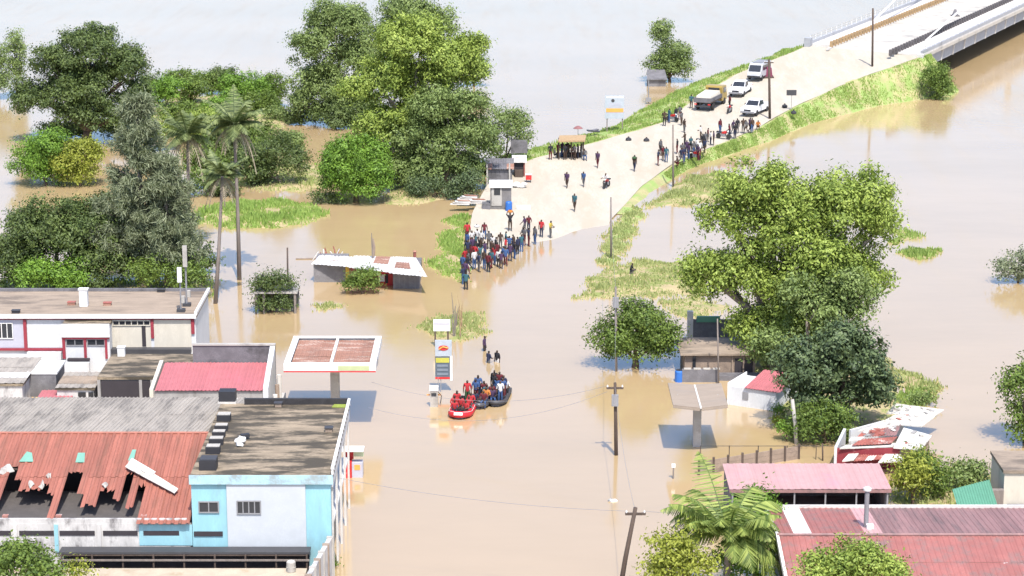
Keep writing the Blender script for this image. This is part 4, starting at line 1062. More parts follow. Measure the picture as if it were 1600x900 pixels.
for k in range(46):
    qd, zz = rr_.choice([([(1396,699),(1440,702),(1456,680),(1412,668)],Z1+.14), ([(1376,660),(1440,666),(1464,648),(1404,645)],Z1+.2), ([(1385,645),(1462,648),(1475,640),(1398,630)],Z1+.3), ([(1338,684),(1400,681),(1408,664),(1350,672)],Z1+.3)])
    u, v = rr_.uniform(.12,.88), rr_.uniform(.12,.88)
    c4 = [G(a, b, zz) for a, b in qd]
    P = c4[0]*(1-u)*(1-v)+c4[1]*u*(1-v)+c4[2]*u*v+c4[3]*(1-u)*v + Vector((0,0,.04))
    MB().obox(P, (rr_.uniform(.12,.5), rr_.uniform(.12,.35), rr_.uniform(.03,.10)), rr_.uniform(0,3), rr_.uniform(-.15,.15)).build('rubble', MATS[rr_.choice(['slab_white','pale_concrete','grey_wall','concrete','brown_red_sheet'])], ru)
# pink roofed shed
pz1 = 2.4; Y0 = yat(765, pz1); Y1 = yat(726, pz1); x0, x1 = xat(1140,Y0,pz1), xat(1393,Y0,pz1)
ps = thing('pink_shed', 'open shed with long pale pink roof and dark front on thin posts', 'shed', ((x0+x1)/2, (Y0+Y1)/2, 0))
sheets(ps, [MATS['pale_pink_sheet']], (x0,Y0,pz1), (x1,Y0,pz1), (x1,Y1,pz1+.05), (x0,Y1,pz1+.05), 12, 1, rib=.022, nrib=2)
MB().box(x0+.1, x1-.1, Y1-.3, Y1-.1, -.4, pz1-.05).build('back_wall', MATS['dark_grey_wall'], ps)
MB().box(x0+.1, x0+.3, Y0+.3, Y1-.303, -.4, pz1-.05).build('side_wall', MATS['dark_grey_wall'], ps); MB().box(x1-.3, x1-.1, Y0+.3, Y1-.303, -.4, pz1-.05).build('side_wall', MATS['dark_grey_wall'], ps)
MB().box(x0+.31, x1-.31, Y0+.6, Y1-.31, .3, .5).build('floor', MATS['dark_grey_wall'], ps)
for k in range(6):
    x = x0 + .15 + (x1-x0-.4)*k/5; MB().box(x, x+.09, Y0+.1, Y0+.19, -.4, pz1-.04).build('post', MATS['grey_metal'], ps)
MB().box(x0, x1, Y0+.0, Y0+.08, pz1-.2, pz1-.01).build('gutter', MATS['maroon_sheet'], ps)
# near maroon roof
rz1 = 4.5; YR2 = yat(838, rz1); YB2 = 121.7; mx0 = xat(1214, YR2, rz1); mx1 = 34.0
ma = thing('maroon_hall', 'hall with weathered maroon sheet roof filling the lower right corner', 'building', ((mx0+mx1)/2, YR2, 0))
sheets(ma, [MATS['maroon_sheet'], MATS['white_paint'], MATS['pale_pink_sheet'], MATS['maroon_red_sheet']], (mx0,YR2,rz1), (mx1,YR2,rz1), (mx1,YB2,3.97), (mx0,YB2,3.97), 21, 1, rib=.03, nrib=3, pick=lambda c, r: 1 if c == 1 else 2 if c == 5 else 3 if c < 5 else 0)
sheets(ma, [MATS['maroon_red_sheet']], (mx0,100,rz1-(YR2-100)*.2), (mx1,100,rz1-(YR2-100)*.2), (mx1,YR2-.02,rz1), (mx0,YR2-.02,rz1), 21, 6, rib=.025, nrib=3)
MB().tube([(mx0,YR2,rz1+.09),(mx1,YR2,rz1+.09)], .09, 6).build('ridge_cap', MATS['maroon_sheet'], ma)
MB().box(mx0+.3, mx1, YB2-.4, YB2-.2, -.4, 3.9).build('back_wall', MATS['pale_concrete'], ma)
MB().prism([(mx0+.3,101),(mx0+.5,101),(mx0+.5,YB2-.402),(mx0+.3,YB2-.402)], -.4, 1.4).build('gable_wall', MATS['white_wall'], ma)
MB().hexa([(mx0-.05,YR2+.1,4.3),(mx0+.1,YR2+.1,4.3),(mx0+.1,YB2,3.8),(mx0-.05,YB2,3.8)], [(mx0-.05,YR2+.1,4.62),(mx0+.1,YR2+.1,4.62),(mx0+.1,YB2,4.1),(mx0-.05,YB2,4.1)]).build('barge_board', MATS['white_paint'], ma)
MB().hexa([(mx0-.05,100,1.2),(mx0+.1,100,1.2),(mx0+.1,YR2+.09,4.3),(mx0-.05,YR2+.09,4.3)], [(mx0-.05,100,1.53),(mx0+.1,100,1.53),(mx0+.1,YR2+.09,4.62),(mx0-.05,YR2+.09,4.62)]).build('barge_board', MATS['white_paint'], ma)
MB().box(mx0, mx1, YB2+.01, YB2+.12, 3.92, 4.16).build('rear_fascia', MATS['pale_concrete'], ma)
P = Vector((xat(1353,117.5,4.4), 117.5, 4.35))
t = thing('vent_pipe', 'tall grey vent pipe with white cap on the maroon roof', 'pipe', tuple(P))
MB().tube([P, (P.x,P.y,zat(766,P.y))], .13, 10).build('pipe', MATS['grey_metal'], t); MB().lathe((P.x,P.y,zat(766,P.y)+.001), [(.22,0),(.22,.12),(.08,.2)], 10).build('cap', MATS['white_paint'], t); MB().box(P.x-.02,P.x+.35,P.y-.45,P.y-.15,4.36,4.62).build('flashing', MATS['white_paint'], t)
P = G(1558, 890, 3.6)
t = thing('roof_turbine', 'white bird shaped scrap on the dark vent of the maroon roof', 'vent', tuple(P)); MB(True).box(-.25,.2,-.2,.2,-.3,.05).build('vent_body', MATS['black_plastic'], t); MB(True).hexa([(-.5,-.1,.06),(.4,-.1,.1),(.4,.3,.1),(-.5,.3,.06)],[(-.5,-.1,.25),(.5,-.1,.42),(.5,.3,.42),(-.5,.3,.2)]).build('cover', MATS['white_paint'], t)
# green roof and the block at the right edge
gr = thing('green_roof_hut', 'hut with plain green sheet roof left of the beige block', 'hut', tuple(G(1525, 790, 0)))
g4 = [G(1497,795,1.7), G(1560,795,1.7), G(1546,750,1.9), G(1488,765,1.9)]
sheets(gr, [MATS['green_sheet']], *g4, 5, 1, rib=.03)
MB().hexa([Vector((q.x,q.y,-.3)) for q in [g4[0]+Vector((.2,.2,0)),g4[1]+Vector((-.2,.2,0)),g4[2]+Vector((-.2,-.2,0)),g4[3]+Vector((.2,-.2,0))]], [q+Vector((0,0,-.1)) for q in [g4[0]+Vector((.2,.2,0)),g4[1]+Vector((-.2,.2,0)),g4[2]+Vector((-.2,-.2,0)),g4[3]+Vector((.2,-.2,0))]]).build('wall', MATS['brown_wall'], gr)
t, x0, x1, Y0, Y1 = boxhouse('beige_block', 'beige flat roofed block cut off by the right picture edge', 'building', 1568, 1660, 735, 704, 3.0, 'cream_wall', 'roof_screed', .2)
MB().box(x0+.3, x1, Y0-.25, Y0-.02, -.3, .9).build('low_wall', MATS['dark_grey_wall'], t); MB().box(x0-.9, x0+.05, Y0-.2, Y0+.2, -.3, 1.8).build('side_fence', MATS['pole_grey'], t)
# ------------------------------------------------------------------ vegetation
leafmat('leaf_dark', (0.024, 0.045, 0.018), (0.13, 0.175, 0.045), .14)
leafmat('leaf_deep', (0.016, 0.034, 0.020), (0.14, 0.19, 0.075), .1)
leafmat('leaf_mid', (0.035, 0.072, 0.016), (0.18, 0.25, 0.045), .18)
leafmat('leaf_bright', (0.045, 0.11, 0.015), (0.21, 0.35, 0.045), .2)
leafmat('leaf_lime', (0.088, 0.148, 0.022), (0.36, 0.44, 0.092), .24)
leafmat('leaf_olive', (0.065, 0.105, 0.03), (0.245, 0.315, 0.10), .22)
leafmat('leaf_grey', (0.10, 0.125, 0.07), (0.28, 0.31, 0.19), .22)
leafmat('leaf_yellow', (0.15, 0.18, 0.025), (0.36, 0.38, 0.06), .28)
leafmat('frond_green', (0.07, 0.12, 0.025), (0.33, 0.39, 0.10), .28)
leafmat('frond_dark', (0.05, 0.075, 0.028), (0.22, 0.26, 0.10), .2)
leafmat('frond_dead', (0.17, 0.14, 0.10), (0.34, 0.29, 0.21), .2)
def sample_foliage(lobes, dens, size, clump, per, r, droop=0.0, thin=.5, shell=(.62, 1.04)):
    """lobes: (N,6) centre and radii. Leaf clumps spread through each lobe, leaf quads round each clump."""
    Vs, Ts = [], []
    L = np.array(lobes)
    for li, (cx, cy, cz, rx, ry, rz) in enumerate(L):
        area = 4*math.pi*(((rx*ry)**1.6+(rx*rz)**1.6+(ry*rz)**1.6)/3)**(1/1.6)
        n = max(6, int(dens*area))
        d = r.normal(size=(n, 3)); d /= np.linalg.norm(d, axis=1)[:,None]
        d = d[(d[:,2] > -.55) | (r.uniform(size=n) < .35)]
        n = len(d)
        rad = r.uniform(shell[0], shell[1], n)**.8 * (1 + .16*np.sin(d[:,0]*5+li)*np.sin(d[:,2]*6+li*2) + .10*np.sin(d[:,1]*9+li))
        k = r.uniform(size=n) < .14
        rad[k] *= r.uniform(.3, .8, k.sum())
        k = r.uniform(size=n) < .13
        rad[k] *= r.uniform(1.05, 1.38, k.sum())
        c = np.array([cx,cy,cz]) + d*rad[:,None]*np.array([rx,ry,rz])
        # drop clumps deep inside neighbouring lobes
        ok = np.ones(n, bool)
        for lj in range(len(L)):
            if lj != li:
                q = (c - L[lj,:3])/L[lj,3:]
                ok &= (q*q).sum(1) > .30
        gap = np.sin(c[:,0]*1.9+li)*np.sin(c[:,1]*1.7+1)+np.sin(c[:,2]*2.3+c[:,0]*.9)*.8+r.normal(0,.35,n)
        ok &= gap > -1.05
        c, d = c[ok], d[ok]; n = len(c)
        if n == 0: continue
        ct = np.clip(r.normal(.45, .22, n), 0, 1)
        cs = np.repeat(r.uniform(.5, 1.5, n), per)[:,None]
        p = np.repeat(c, per, 0) + r.normal(size=(n*per, 3))*clump*cs*np.array([1,1,.75]) + np.repeat(d, per, 0)*r.exponential(.22, n*per)[:,None]*clump*2 + np.array([0,0,-1.])*r.exponential(.3, n*per)[:,None]*droop*.5
        dd = np.repeat(d, per, 0); tt = np.repeat(ct, per)
        nn = dd*1.0 + np.array([0,0,.40]) + r.normal(size=(n*per, 3))*.34
        nn /= np.linalg.norm(nn, axis=1)[:,None]
        a = r.normal(size=(n*per, 3)); a[:,2] -= droop
        t = a - (a*nn).sum(1)[:,None]*nn; t /= np.linalg.norm(t, axis=1)[:,None]+1e-9
        b = np.cross(nn, t)
        s = size*r.uniform(.6, 1.35, n*per)[:,None]
        V = np.stack([p - t*s*.5, p + b*s*thin*.5 + t*s*.06 - nn*s*.05, p + t*s*.5 - nn*s*.13, p - b*s*thin*.5 + t*s*.06 - nn*s*.05], 1)
        Vs.append(V); Ts.append(np.clip(tt*.7 + r.uniform(0, .42, n*per), 0, 1))
    return np.concatenate(Vs), np.concatenate(Ts)
def sublobes(c, rad, k, r, f=(.24, .50)):
    out = [(*c, *(q*.58 for q in rad))]
    k = int(k*1.7)
    for i in range(k):
        d = r.normal(size=3); d /= np.linalg.norm(d)
        if d[2] < -.5: d[2] *= -.6
        q = r.uniform(*f)
        cc = [c[j] + d[j]*rad[j]*(1.08-q*.60) for j in range(3)]
        m_ = (rad[0]+rad[1]+rad[2])/3
        out.append((*cc, *((q*(.6*m_+.4*rad[j])*(1 if j < 2 else .8)) for j in range(3))))
    for i in range(int(k*.8)):                       # small sprays that break the outline
        d = r.normal(size=3); d /= np.linalg.norm(d)
        q = r.uniform(.10, .19); e = r.uniform(.92, 1.18)
        out.append((*(c[j] + d[j]*rad[j]*e for j in range(3)), q*rad[0]*1.2, q*rad[1]*1.2, q*rad[2]*.8))
    return out
def tree(name, label, base, lobes, leaf, size=.30, dens=5.0, per=9, clump=.30, sub=7, trunk=.28, bark='bark', seed=1, cat='tree', group=None, droop=.2, thin=.5, dy=None, basez=-.3, forks=None):
    """base: photo foot of the trunk; lobes: crown masses (px, py, rx, ry[, extra metres of depth])."""
    r = np.random.default_rng(seed)
    B = G(*base) if len(base) == 2 else Vector(base)
    t = thing(name, label, cat, tuple(B), group=group)
    W = []; cen = []; rads = []
    for q in lobes:
        px, py, rx, ry = q[:4]
        Y = B.y + (q[4] if len(q) > 4 else 0.0)
        z = zat(py, Y); X = xat(px, Y, z); s = S(Y, z)
        R_ = (rx/s*.92, .5*(rx+ry)/s*.87, ry/s*.94)
        W += sublobes((X, Y, z), R_, sub, r); cen.append(Vector((X, Y, z - R_[2]*.35))); rads.append(min(R_))
    size *= .82; per = int(per*1.6)
    V, T = sample_foliage(W, dens, size, clump, per, r, droop, thin)
    V = V[(V[:,:,2].min(1) > .02)] if True else V
    quads('crown', V, T[:len(V)], MATS[leaf], parent=t, off=B)
    tb = MB()
    low = min(c.z for c in cen)
    forkz = max(.5, low*.45) if forks is None else forks
    F = Vector((B.x*.7 + sum(c.x for c in cen)/len(cen)*.3, B.y*.8 + sum(c.y for c in cen)/len(cen)*.2, forkz))
    tb.tube([(B.x,B.y,basez), (B.x*.6+F.x*.4+.05, B.y*.6+F.y*.4, forkz*.5), F], [trunk*1.25, trunk, trunk*.85], 8)
    for ci, c in enumerate(cen):
        mid = F.lerp(c, .5) + Vector((r.uniform(-.3,.3), r.uniform(-.3,.3), .15*(c.z-F.z)))
        tb.tube([F, mid, c], [trunk*.6, trunk*.42, trunk*.15], 6)
        for k in range(3):
            e = c + Vector(r.uniform(-1,1,3))*rads[ci]*.6
            tb.tube([mid, mid.lerp(e,.6)+Vector((0,0,.2)), e], [trunk*.26, trunk*.17, trunk*.05], 5)
    tb.build('trunk', MATS[bark], t, smooth=True)
    return t
# far left bank
tree('slim_tree', 'slender pale tree with narrow crown at the far left', (25,150), [(25,70,12,28),(24,110,10,30)], 'leaf_olive', .3, 6, trunk=.12, bark='pale_bark', seed=11, sub=5)
tree('slim_tree', 'slender pale tree cut off by the left picture edge', (-2,155), [(-2,95,14,28),(2,130,14,24)], 'leaf_olive', .3, 6, trunk=.12, bark='pale_bark', seed=12, sub=5)
tree('mango_tree', 'big dark spreading tree at the upper left', (135,222), [(140,80,52,40),(85,105,38,34),(195,110,42,40),(60,150,42,28),(130,140,70,45),(215,160,24,34),(150,180,60,26,-2)], 'leaf_dark', .36, 4.6, per=10, trunk=.55, seed=13, sub=8)
tree('round_shrub', 'bright green round shrub at the far left below the big dark tree', (72,290), [(68,238,46,36),(50,258,34,28),(80,266,36,22)], 'leaf_bright', .3, 6, trunk=.15, seed=14, sub=8, cat='shrub')
tree('round_shrub', 'yellow green shrub right of the bright round shrub at the left', (125,290), [(120,250,38,34),(135,240,26,22),(118,272,34,16)], 'leaf_yellow', .3, 5, trunk=.12, seed=15, cat='shrub')
for i, (x, y, rx, ry, lf, lab) in enumerate([(262,140,26,24,'leaf_bright','bushy green banana clump right of the big dark tree'),(305,138,26,20,'leaf_mid','low green banana clump on the far bank'),(348,122,22,18,'leaf_dark','dark bush peeking over the far banana clumps'),(385,138,42,28,'leaf_bright','domed bright green tree on the far bank'),(430,138,22,24,'leaf_mid','green bush between the domed tree and the tall pale trees'),(318,195,42,22,'leaf_lime','lime green bush between the fan palms'),(250,205,26,24,'leaf_lime','lime green bush behind the grey needle tree')]):
    tree('bush', lab, (x, y+ry+6), [(x,y,rx,ry),(x-rx*.4,y+ry*.3,rx*.6,ry*.7)], lf, .36, 5.5, trunk=.1, seed=20+i, cat='bush', sub=6, thin=.4)
tree('dark_shrub', 'dark grey green shrub thicket behind the grass island', (438,290), [(425,232,32,28),(455,258,30,26),(410,262,24,26)], 'leaf_dark', .28, 5, trunk=.12, bark='pale_bark', seed=30, cat='shrub')
tree('dark_shrub', 'small pale shrub above the dark thicket', (430,190), [(432,182,20,14)], 'leaf_olive', .28, 5, trunk=.08, seed=31, cat='shrub')
tree('low_shrub', 'low dark bushes at the left foot of the domed green tree', (500,318), [(525,312,20,9),(500,305,14,7)], 'leaf_dark', .25, 6, trunk=.06, seed=32, cat='shrub', sub=4)
for i, (x, y, rx, ry, lf, lab) in enumerate([(190,200,44,16,'leaf_dark','dark undergrowth at the right foot of the big dark tree'),(95,200,40,14,'leaf_dark','dark undergrowth at the left foot of the big dark tree'),(325,255,36,40,'leaf_mid','mid green bush between the two palm trunks'),(352,228,34,34,'leaf_dark','green bush behind the tallest palm'),(402,212,34,26,'leaf_mid','olive bush right of the palm crowns'),(470,180,26,12,'leaf_dark','dark low growth left of the tall olive tree'),(285,122,26,14,'leaf_mid','banana clump behind the front row on the far bank'),(235,135,18,26,'leaf_dark','dark green bush touching the big dark tree'),(520,178,60,20,'leaf_dark','dark undergrowth below the tall olive tree'),(620,255,44,34,'leaf_dark','dark undergrowth below the lime green tree'),(330,288,44,16,'leaf_dark','dark low bush above the grass island'),(390,262,34,30,'leaf_dark','dark bush left of the grey thicket'),(455,222,24,18,'leaf_olive','olive bush above the grey thicket'),(280,178,34,22,'leaf_mid','green bush behind the left palm crown'),(345,170,30,20,'leaf_bright','bright bush right behind the palm crowns'),(410,160,30,20,'leaf_mid','green bush below the domed far tree'),(330,128,30,18,'leaf_mid','banana clump in the middle of the far bank'),(295,400,44,30,'leaf_dark','dark bush at the foot of the left palm'),(190,330,48,40,'leaf_dark','dark bush behind the tall needle tree')]):
    tree('bush', lab, (x, y+ry*.8+4), [(x,y,rx,ry),(x+rx*.3,y+ry*.35,rx*.6,ry*.6)], lf, .34, 5.5, trunk=.08, seed=120+i, cat='bush', sub=5)
# tall pale trees
tree('tall_tree', 'tall olive tree on the left of the big pale group', (520,195), [(530,40,52,46),(490,75,38,38),(560,90,36,40),(500,130,44,40),(545,150,36,34),(480,160,28,24),(570,170,30,24)], 'leaf_olive', .36, 4.2, per=10, trunk=.35, bark='pale_bark', seed=33, sub=8, droop=.9)
tree('tall_tree', 'tall pale tree rising to the top edge behind the lime tree', (640,230), [(630,20,48,34),(680,35,34,28),(600,60,34,34)], 'leaf_olive', .36, 4.4, per=10, trunk=.35, bark='pale_bark', seed=34, droop=.7)
tree('tall_tree', 'broad lime green tree in the middle of the big pale group', (650,290), [(650,80,72,52),(600,130,64,46),(700,110,54,52),(730,80,34,26),(640,190,66,44),(590,210,40,36)], 'leaf_lime', .36, 4.2, per=10, trunk=.5, bark='pale_bark', seed=35, sub=9, droop=.5)
tree('tall_tree', 'olive tree leaning over the road at the right of the pale group', (690,300), [(700,170,58,40),(670,220,50,36),(735,215,44,36),(690,255,44,28),(640,265,40,26),(730,262,24,24)], 'leaf_olive', .34, 4.6, per=10, trunk=.35, bark='pale_bark', seed=36, sub=9, droop=.7)
tree('tall_tree', 'small airy tree behind the dark hut by the road', (790,262), [(790,190,40,28),(812,205,20,30),(765,225,28,28)], 'leaf_olive', .3, 3.6, trunk=.18, bark='pale_bark', seed=37, droop=.7)
tree('tall_tree', 'green tree low behind the big pale group on the right', (740,135), [(742,100,20,24)], 'leaf_mid', .36, 4.6, trunk=.16, seed=38)
tree('domed_tree', 'compact domed bright green tree beside the open brown water', (556,316), [(556,255,50,46),(575,280,34,30),(530,275,30,34)], 'leaf_bright', .30, 7, per=11, trunk=.28, seed=39, sub=10)
tree('low_shrub', 'dark bushes at the foot of the big pale trees', (672,310), [(668,292,34,18),(710,296,20,14),(735,285,18,22)], 'leaf_deep', .28, 6, trunk=.08, seed=40, cat='shrub')
# lower left mass
tree('dark_tree', 'broad dark tree above the bright bush behind the white building', (90,455), [(80,350,62,44),(40,390,46,34),(130,360,60,48),(150,410,60,36),(20,420,30,30)], 'leaf_dark', .32, 5, per=10, trunk=.4, seed=41, sub=9)
tree('round_shrub', 'bright green bush behind the white building roof', (88,456), [(60,430,36,22,-2),(115,430,38,24,-2)], 'leaf_bright', .28, 8, trunk=.1, seed=42, cat='shrub', dy=-3)
tree('round_shrub', 'dark glossy bush behind the antenna masts', (265,458), [(240,428,38,28,-2),(300,430,30,24,-2)], 'leaf_mid', .28, 7, trunk=.12, seed=43, cat='shrub')
# needle tree
def needle_tree(name, label, base, top_py, halfw, leaf, seed, n=5200):
    r = np.random.default_rng(seed)
    B = G(*base); zt_ = zat(top_py, B.y); t = thing(name, label, 'tree', tuple(B))
    tb = MB(); tb.tube([(B.x,B.y,-.3),(B.x+.2,B.y,zt_*.5),(B.x+.1,B.y,zt_*.97)], [.34,.2,.03], 8)
    P, Dr = [], []
    s = S(B.y, 5)
    for k in range(130):
        f = r.uniform(.12, .98); a = r.uniform(0, 6.28); L = halfw*.92/s*(1-f*.82)*r.uniform(.6,1.1)
        st = Vector((B.x+.15*f, B.y, zt_*f)); e = st + Vector((math.cos(a)*L, math.sin(a)*L, L*.35 + r.uniform(0,.5)))
        mid = st.lerp(e,.5)+Vector((0,0,.25))
        tb.tube([st, mid, e], [.06,.04,.012], 4)
        for q in range(int(10 + L*26)):
            u = r.uniform(.25, 1.05); P.append(np.array(st.lerp(e,u)) + r.normal(size=3)*.16); Dr.append((math.cos(a), math.sin(a)))
    P = np.array(P); Dr = np.array(Dr)
    P = np.repeat(P, 4, 0) + r.normal(size=(len(P)*4,3))*.16; Dr = np.repeat(Dr, 4, 0); N = len(P)
    t3 = np.column_stack([Dr*.55 + r.normal(size=(N,2))*.45, r.normal(.15,.7,N)]); t3 /= np.linalg.norm(t3,axis=1)[:,None]
    b = np.cross(t3, r.normal(size=(N,3))); b /= np.linalg.norm(b,axis=1)[:,None]
    L = r.uniform(.25,.55,N)[:,None]; w_ = .035
    V = np.stack([P-b*w_, P+b*w_, P+t3*L+b*w_*.6-np.array([0,0,.1])*L, P+t3*L-b*w_*.6-np.array([0,0,.1])*L], 1)
    k = V[:,:,2].min(1) > .05
    quads('crown', V[k], r.uniform(0,1,k.sum()), MATS[leaf], parent=t, off=B)
    tb.build('trunk', MATS['pale_bark'], t)
needle_tree('needle_tree', 'tall grey green needle tree at the left before the palms', (222,452), 152, 105, 'leaf_grey', 50)
needle_tree('needle_tree', 'smaller grey needle tree right of the tall one', (262,455), 250, 85, 'leaf_grey', 51)
# palms
def frond(B, yaw, L, rise, droop, r, leaf_len, k=30, w=.055):
    """one feather frond: quads for leaflets along an arching rachis; returns quads and rachis points"""
    d = Vector((math.cos(yaw), math.sin(yaw), 0)); pts = []
    for i in range(9):
        f = i/8; pts.append(Vector(B) + d*L*f*(1-.22*f*max(0,droop)) + Vector((0,0, rise*L*f - droop*L*f*f)))
    V = []
    side = Vector((-d.y, d.x, 0))
    for i in range(k):
        f = .14 + .86*i/(k-1); q = f*8; j = min(7,int(q)); p = pts[j].lerp(pts[j+1], q-j); tg = (pts[j+1]-pts[j]).normalized()
        ll = leaf_len*math.sin(math.pi*(.16+.8*f))*r.uniform(.8,1.1)
        for s_ in (-1, 1):
            dirv = (side*s_*.85 + tg*.55 + Vector((0,0,-.28-.3*r.uniform()))).normalized()
            e = p + dirv*ll; ww = tg*w
            V.append([p-ww, p+ww, e+ww*.35-Vector((0,0,.04)), e-ww*.35-Vector((0,0,.04))])
    return V, pts
def palm(name, label, B, top, nfr, L, leaf_len, seed, dead=0, trunk=.16, droopr=(.35,1.0), riser=(.2,.95), nuts=False, fm='frond_dark'):
    r = np.random.default_rng(seed); B = Vector(B); top = Vector(top)
    t = thing(name, label, 'palm', tuple(B))
    tb = MB(); tb.tube([B-Vector((0,0,.4)), B.lerp(top,.4)+Vector((.06,0,0)), B.lerp(top,.8)+Vector((.03,0,0)), top], [trunk*1.3,trunk,trunk*.85,trunk*.8], 8)
    tb.build('trunk', MATS['pole_grey'], t, smooth=True)
    for i in range(nfr):
        V, pts = frond(top, i*2.399+r.uniform(-.2,.2), L*r.uniform(.8,1.1), r.uniform(*riser), r.uniform(*droopr), r, leaf_len)
        fo = quads('frond', np.array([[tuple(c) for c in q] for q in V]), r.uniform(.0,1,len(V)), MATS[fm], parent=t, off=B)
        rb_ = MB(); rb_.tube(pts, [.035,.035,.03,.03,.025,.02,.015,.01,.006], 4); rb_.build('rib', MATS[fm], fo)
    for i in range(dead):
        V, pts = frond(top-Vector((0,0,.15)), i*2.399+.7, L*r.uniform(.6,.95), r.uniform(-.3,.1), r.uniform(.7,1.2), r, leaf_len*.7, 14, .05)
        V += [[pts[j]-Vector((.03,.03,0)), pts[j]+Vector((.03,.03,0)), pts[j+1]+Vector((.03,.03,0)), pts[j+1]-Vector((.03,.03,0))] for j in range(8)]
        quads('dead_frond', np.array([[tuple(c) for c in q] for q in V]), r.uniform(0,1,len(V)), MATS['frond_dead'], parent=t, off=B)
    if nuts:
        for i in range(7):
            a = i*.9; MB().lathe((top.x+math.cos(a)*.25, top.y+math.sin(a)*.25, top.z-.35), [(.03,-.13),(.11,-.06),(.12,.03),(.05,.12)], 8).build('coconut', MATS['leaf_mid'], t)
B = G(294, 392); palm('fan_palm', 'tall palm with pale hanging dead fronds left of the thin trunk pair', B, (xat(295,B.y,7), B.y, zat(212,B.y)), 30, 3.0, .8, 60, dead=12, riser=(.2,1.5), droopr=(.3,.9))
B = G(374, 437); palm('fan_palm', 'tallest thin palm with drooping crown standing in the flooded street', B, (xat(368,B.y,9), B.y, zat(196,B.y)), 30, 3.0, .8, 61, dead=14, riser=(.2,1.5), droopr=(.3,.9))
B = G(336, 474); palm('fan_palm', 'bare dark palm trunk with ragged crown beside the white building', B, (xat(350,B.y,6), B.y, zat(275,B.y)), 18, 2.3, .65, 62, dead=10, trunk=.15, riser=(.2,1.4), droopr=(.3,.9))
B = Vector((xat(1135,116,5), 116, 0)); palm('coconut_palm', 'coconut palm with big arching fronds at the bottom beside the maroon roof', B, (xat(1138,116,5.2), 116, zat(838,116)), 46, 4.0, 1.1, 63, trunk=.2, droopr=(.45,1.15), riser=(.2,1.4), nuts=True, fm='frond_green')
# right side
tree('river_tree', 'lone tree standing in the wide river at the top', (1046,128), [(1035,55,14,28),(1050,85,28,22),(1030,100,24,18),(1068,100,20,20),(1045,112,30,14)], 'leaf_olive', .34, 4.6, trunk=.22, seed=70, sub=6)
tree('round_shrub', 'round dark green bush at the water below the bridge end', (1462,155), [(1462,124,23,26),(1470,135,18,20)], 'leaf_mid', .3, 6, trunk=.1, seed=71, cat='shrub')
tree('huge_tree', 'huge pale green tree with feathery crown filling the right centre', (1205,575), [(1185,290,58,42),(1150,340,58,40),(1240,345,72,60),(1330,315,62,58,-1),(1370,350,36,40),(1110,425,46,36),(1180,430,62,60),(1290,420,66,62,-2),(1350,430,42,42),(1240,500,48,48,-2),(1180,510,40,36)], 'leaf_lime', .33, 4.0, per=12, trunk=.7, bark='pale_bark', seed=72, sub=9, droop=.8)
tree('huge_tree', 'olive understorey tree at the right foot of the huge pale tree', (1260,600), [(1260,470,52,42),(1310,490,44,36),(1330,455,40,34),(1215,540,36,34)], 'leaf_olive', .34, 4.4, per=10, trunk=.3, bark='pale_bark', seed=73, sub=8, droop=.6)
tree('dark_round_tree', 'dense dark glossy tree in front of the huge pale tree', (1300,672), [(1300,560,74,56),(1250,590,52,44),(1355,595,50,48),(1330,545,44,40),(1300,620,80,30)], 'leaf_deep', .36, 4.2, per=11, trunk=.4, seed=74, sub=7, clump=.22)
tree('round_shrub', 'mid green bush in front of the dense dark tree', (1288,692), [(1285,658,38,32),(1310,665,22,24),(1262,668,20,20)], 'leaf_mid', .26, 7, trunk=.12, seed=75, cat='shrub')
tree('street_tree', 'single leafy tree standing in the water right of the road', (992,574), [(995,505,50,36),(960,525,34,32),(1030,525,32,30),(995,540,52,22)], 'leaf_mid', .27, 6.0, per=10, trunk=.26, seed=76, sub=9)
tree('drowned_shrub', 'dark drowned shrub cut off by the right picture edge', (1590,442), [(1580,420,24,18),(1610,412,26,24)], 'leaf_grey', .32, 4.5, trunk=.1, seed=77, cat='shrub')
tree('round_shrub', 'green tree cut off at the right edge above the beige block', (1602,692), [(1602,600,30,42),(1600,655,30,30)], 'leaf_mid', .3, 6, trunk=.2, seed=78)
tree('yard_shrub', 'yellow green shrub right of the pink roofed shed', (1425,788), [(1415,755,24,28),(1432,735,26,24)], 'leaf_yellow', .27, 6, trunk=.1, seed=79, cat='shrub')
tree('yard_shrub', 'darker green shrub behind the yellow green shrub', (1455,778), [(1455,745,26,26),(1440,722,20,16)], 'leaf_mid', .27, 6, trunk=.1, seed=80, cat='shrub')
tree('yard_shrub', 'loose green shrub left of the green roofed hut', (1500,765), [(1500,742,30,20),(1525,735,16,14)], 'leaf_olive', .27, 5, trunk=.1, seed=81, cat='shrub')
tree('yard_shrub', 'small weedy shrub behind the ruined white roofs', (1438,632), [(1440,622,16,9)], 'leaf_olive', .24, 6, trunk=.05, seed=82, cat='shrub', sub=4)
for i, (x, y, rx, ry, lf, lab) in enumerate([(1218,640,9,6,'leaf_bright','small bright shrub at the corner of the white outbuilding'),(1218,656,9,7,'leaf_yellow','small yellow shrub left of the leaning grey post'),(1228,672,10,14,'leaf_bright','bright green climber below the leaning grey post')]):
    tree('yard_plant', lab, (x, y+ry+3), [(x,y,rx,ry)], lf, .2, 9, trunk=.04, seed=85+i, cat='plant', sub=4, clump=.18)
tree('shelter_tree', 'small tree growing over the flat roofed street shelter', (425,488), [(425,440,32,14),(410,445,18,12),(440,470,18,12),(415,472,16,10)], 'leaf_dark', .24, 7, trunk=.1, seed=90, sub=6)
tree('small_tree', 'small round tree standing in the water before the shack', (566,459), [(566,436,26,17),(552,442,14,11)], 'leaf_mid', .24, 8, trunk=.1, seed=91, sub=7, clump=.22)
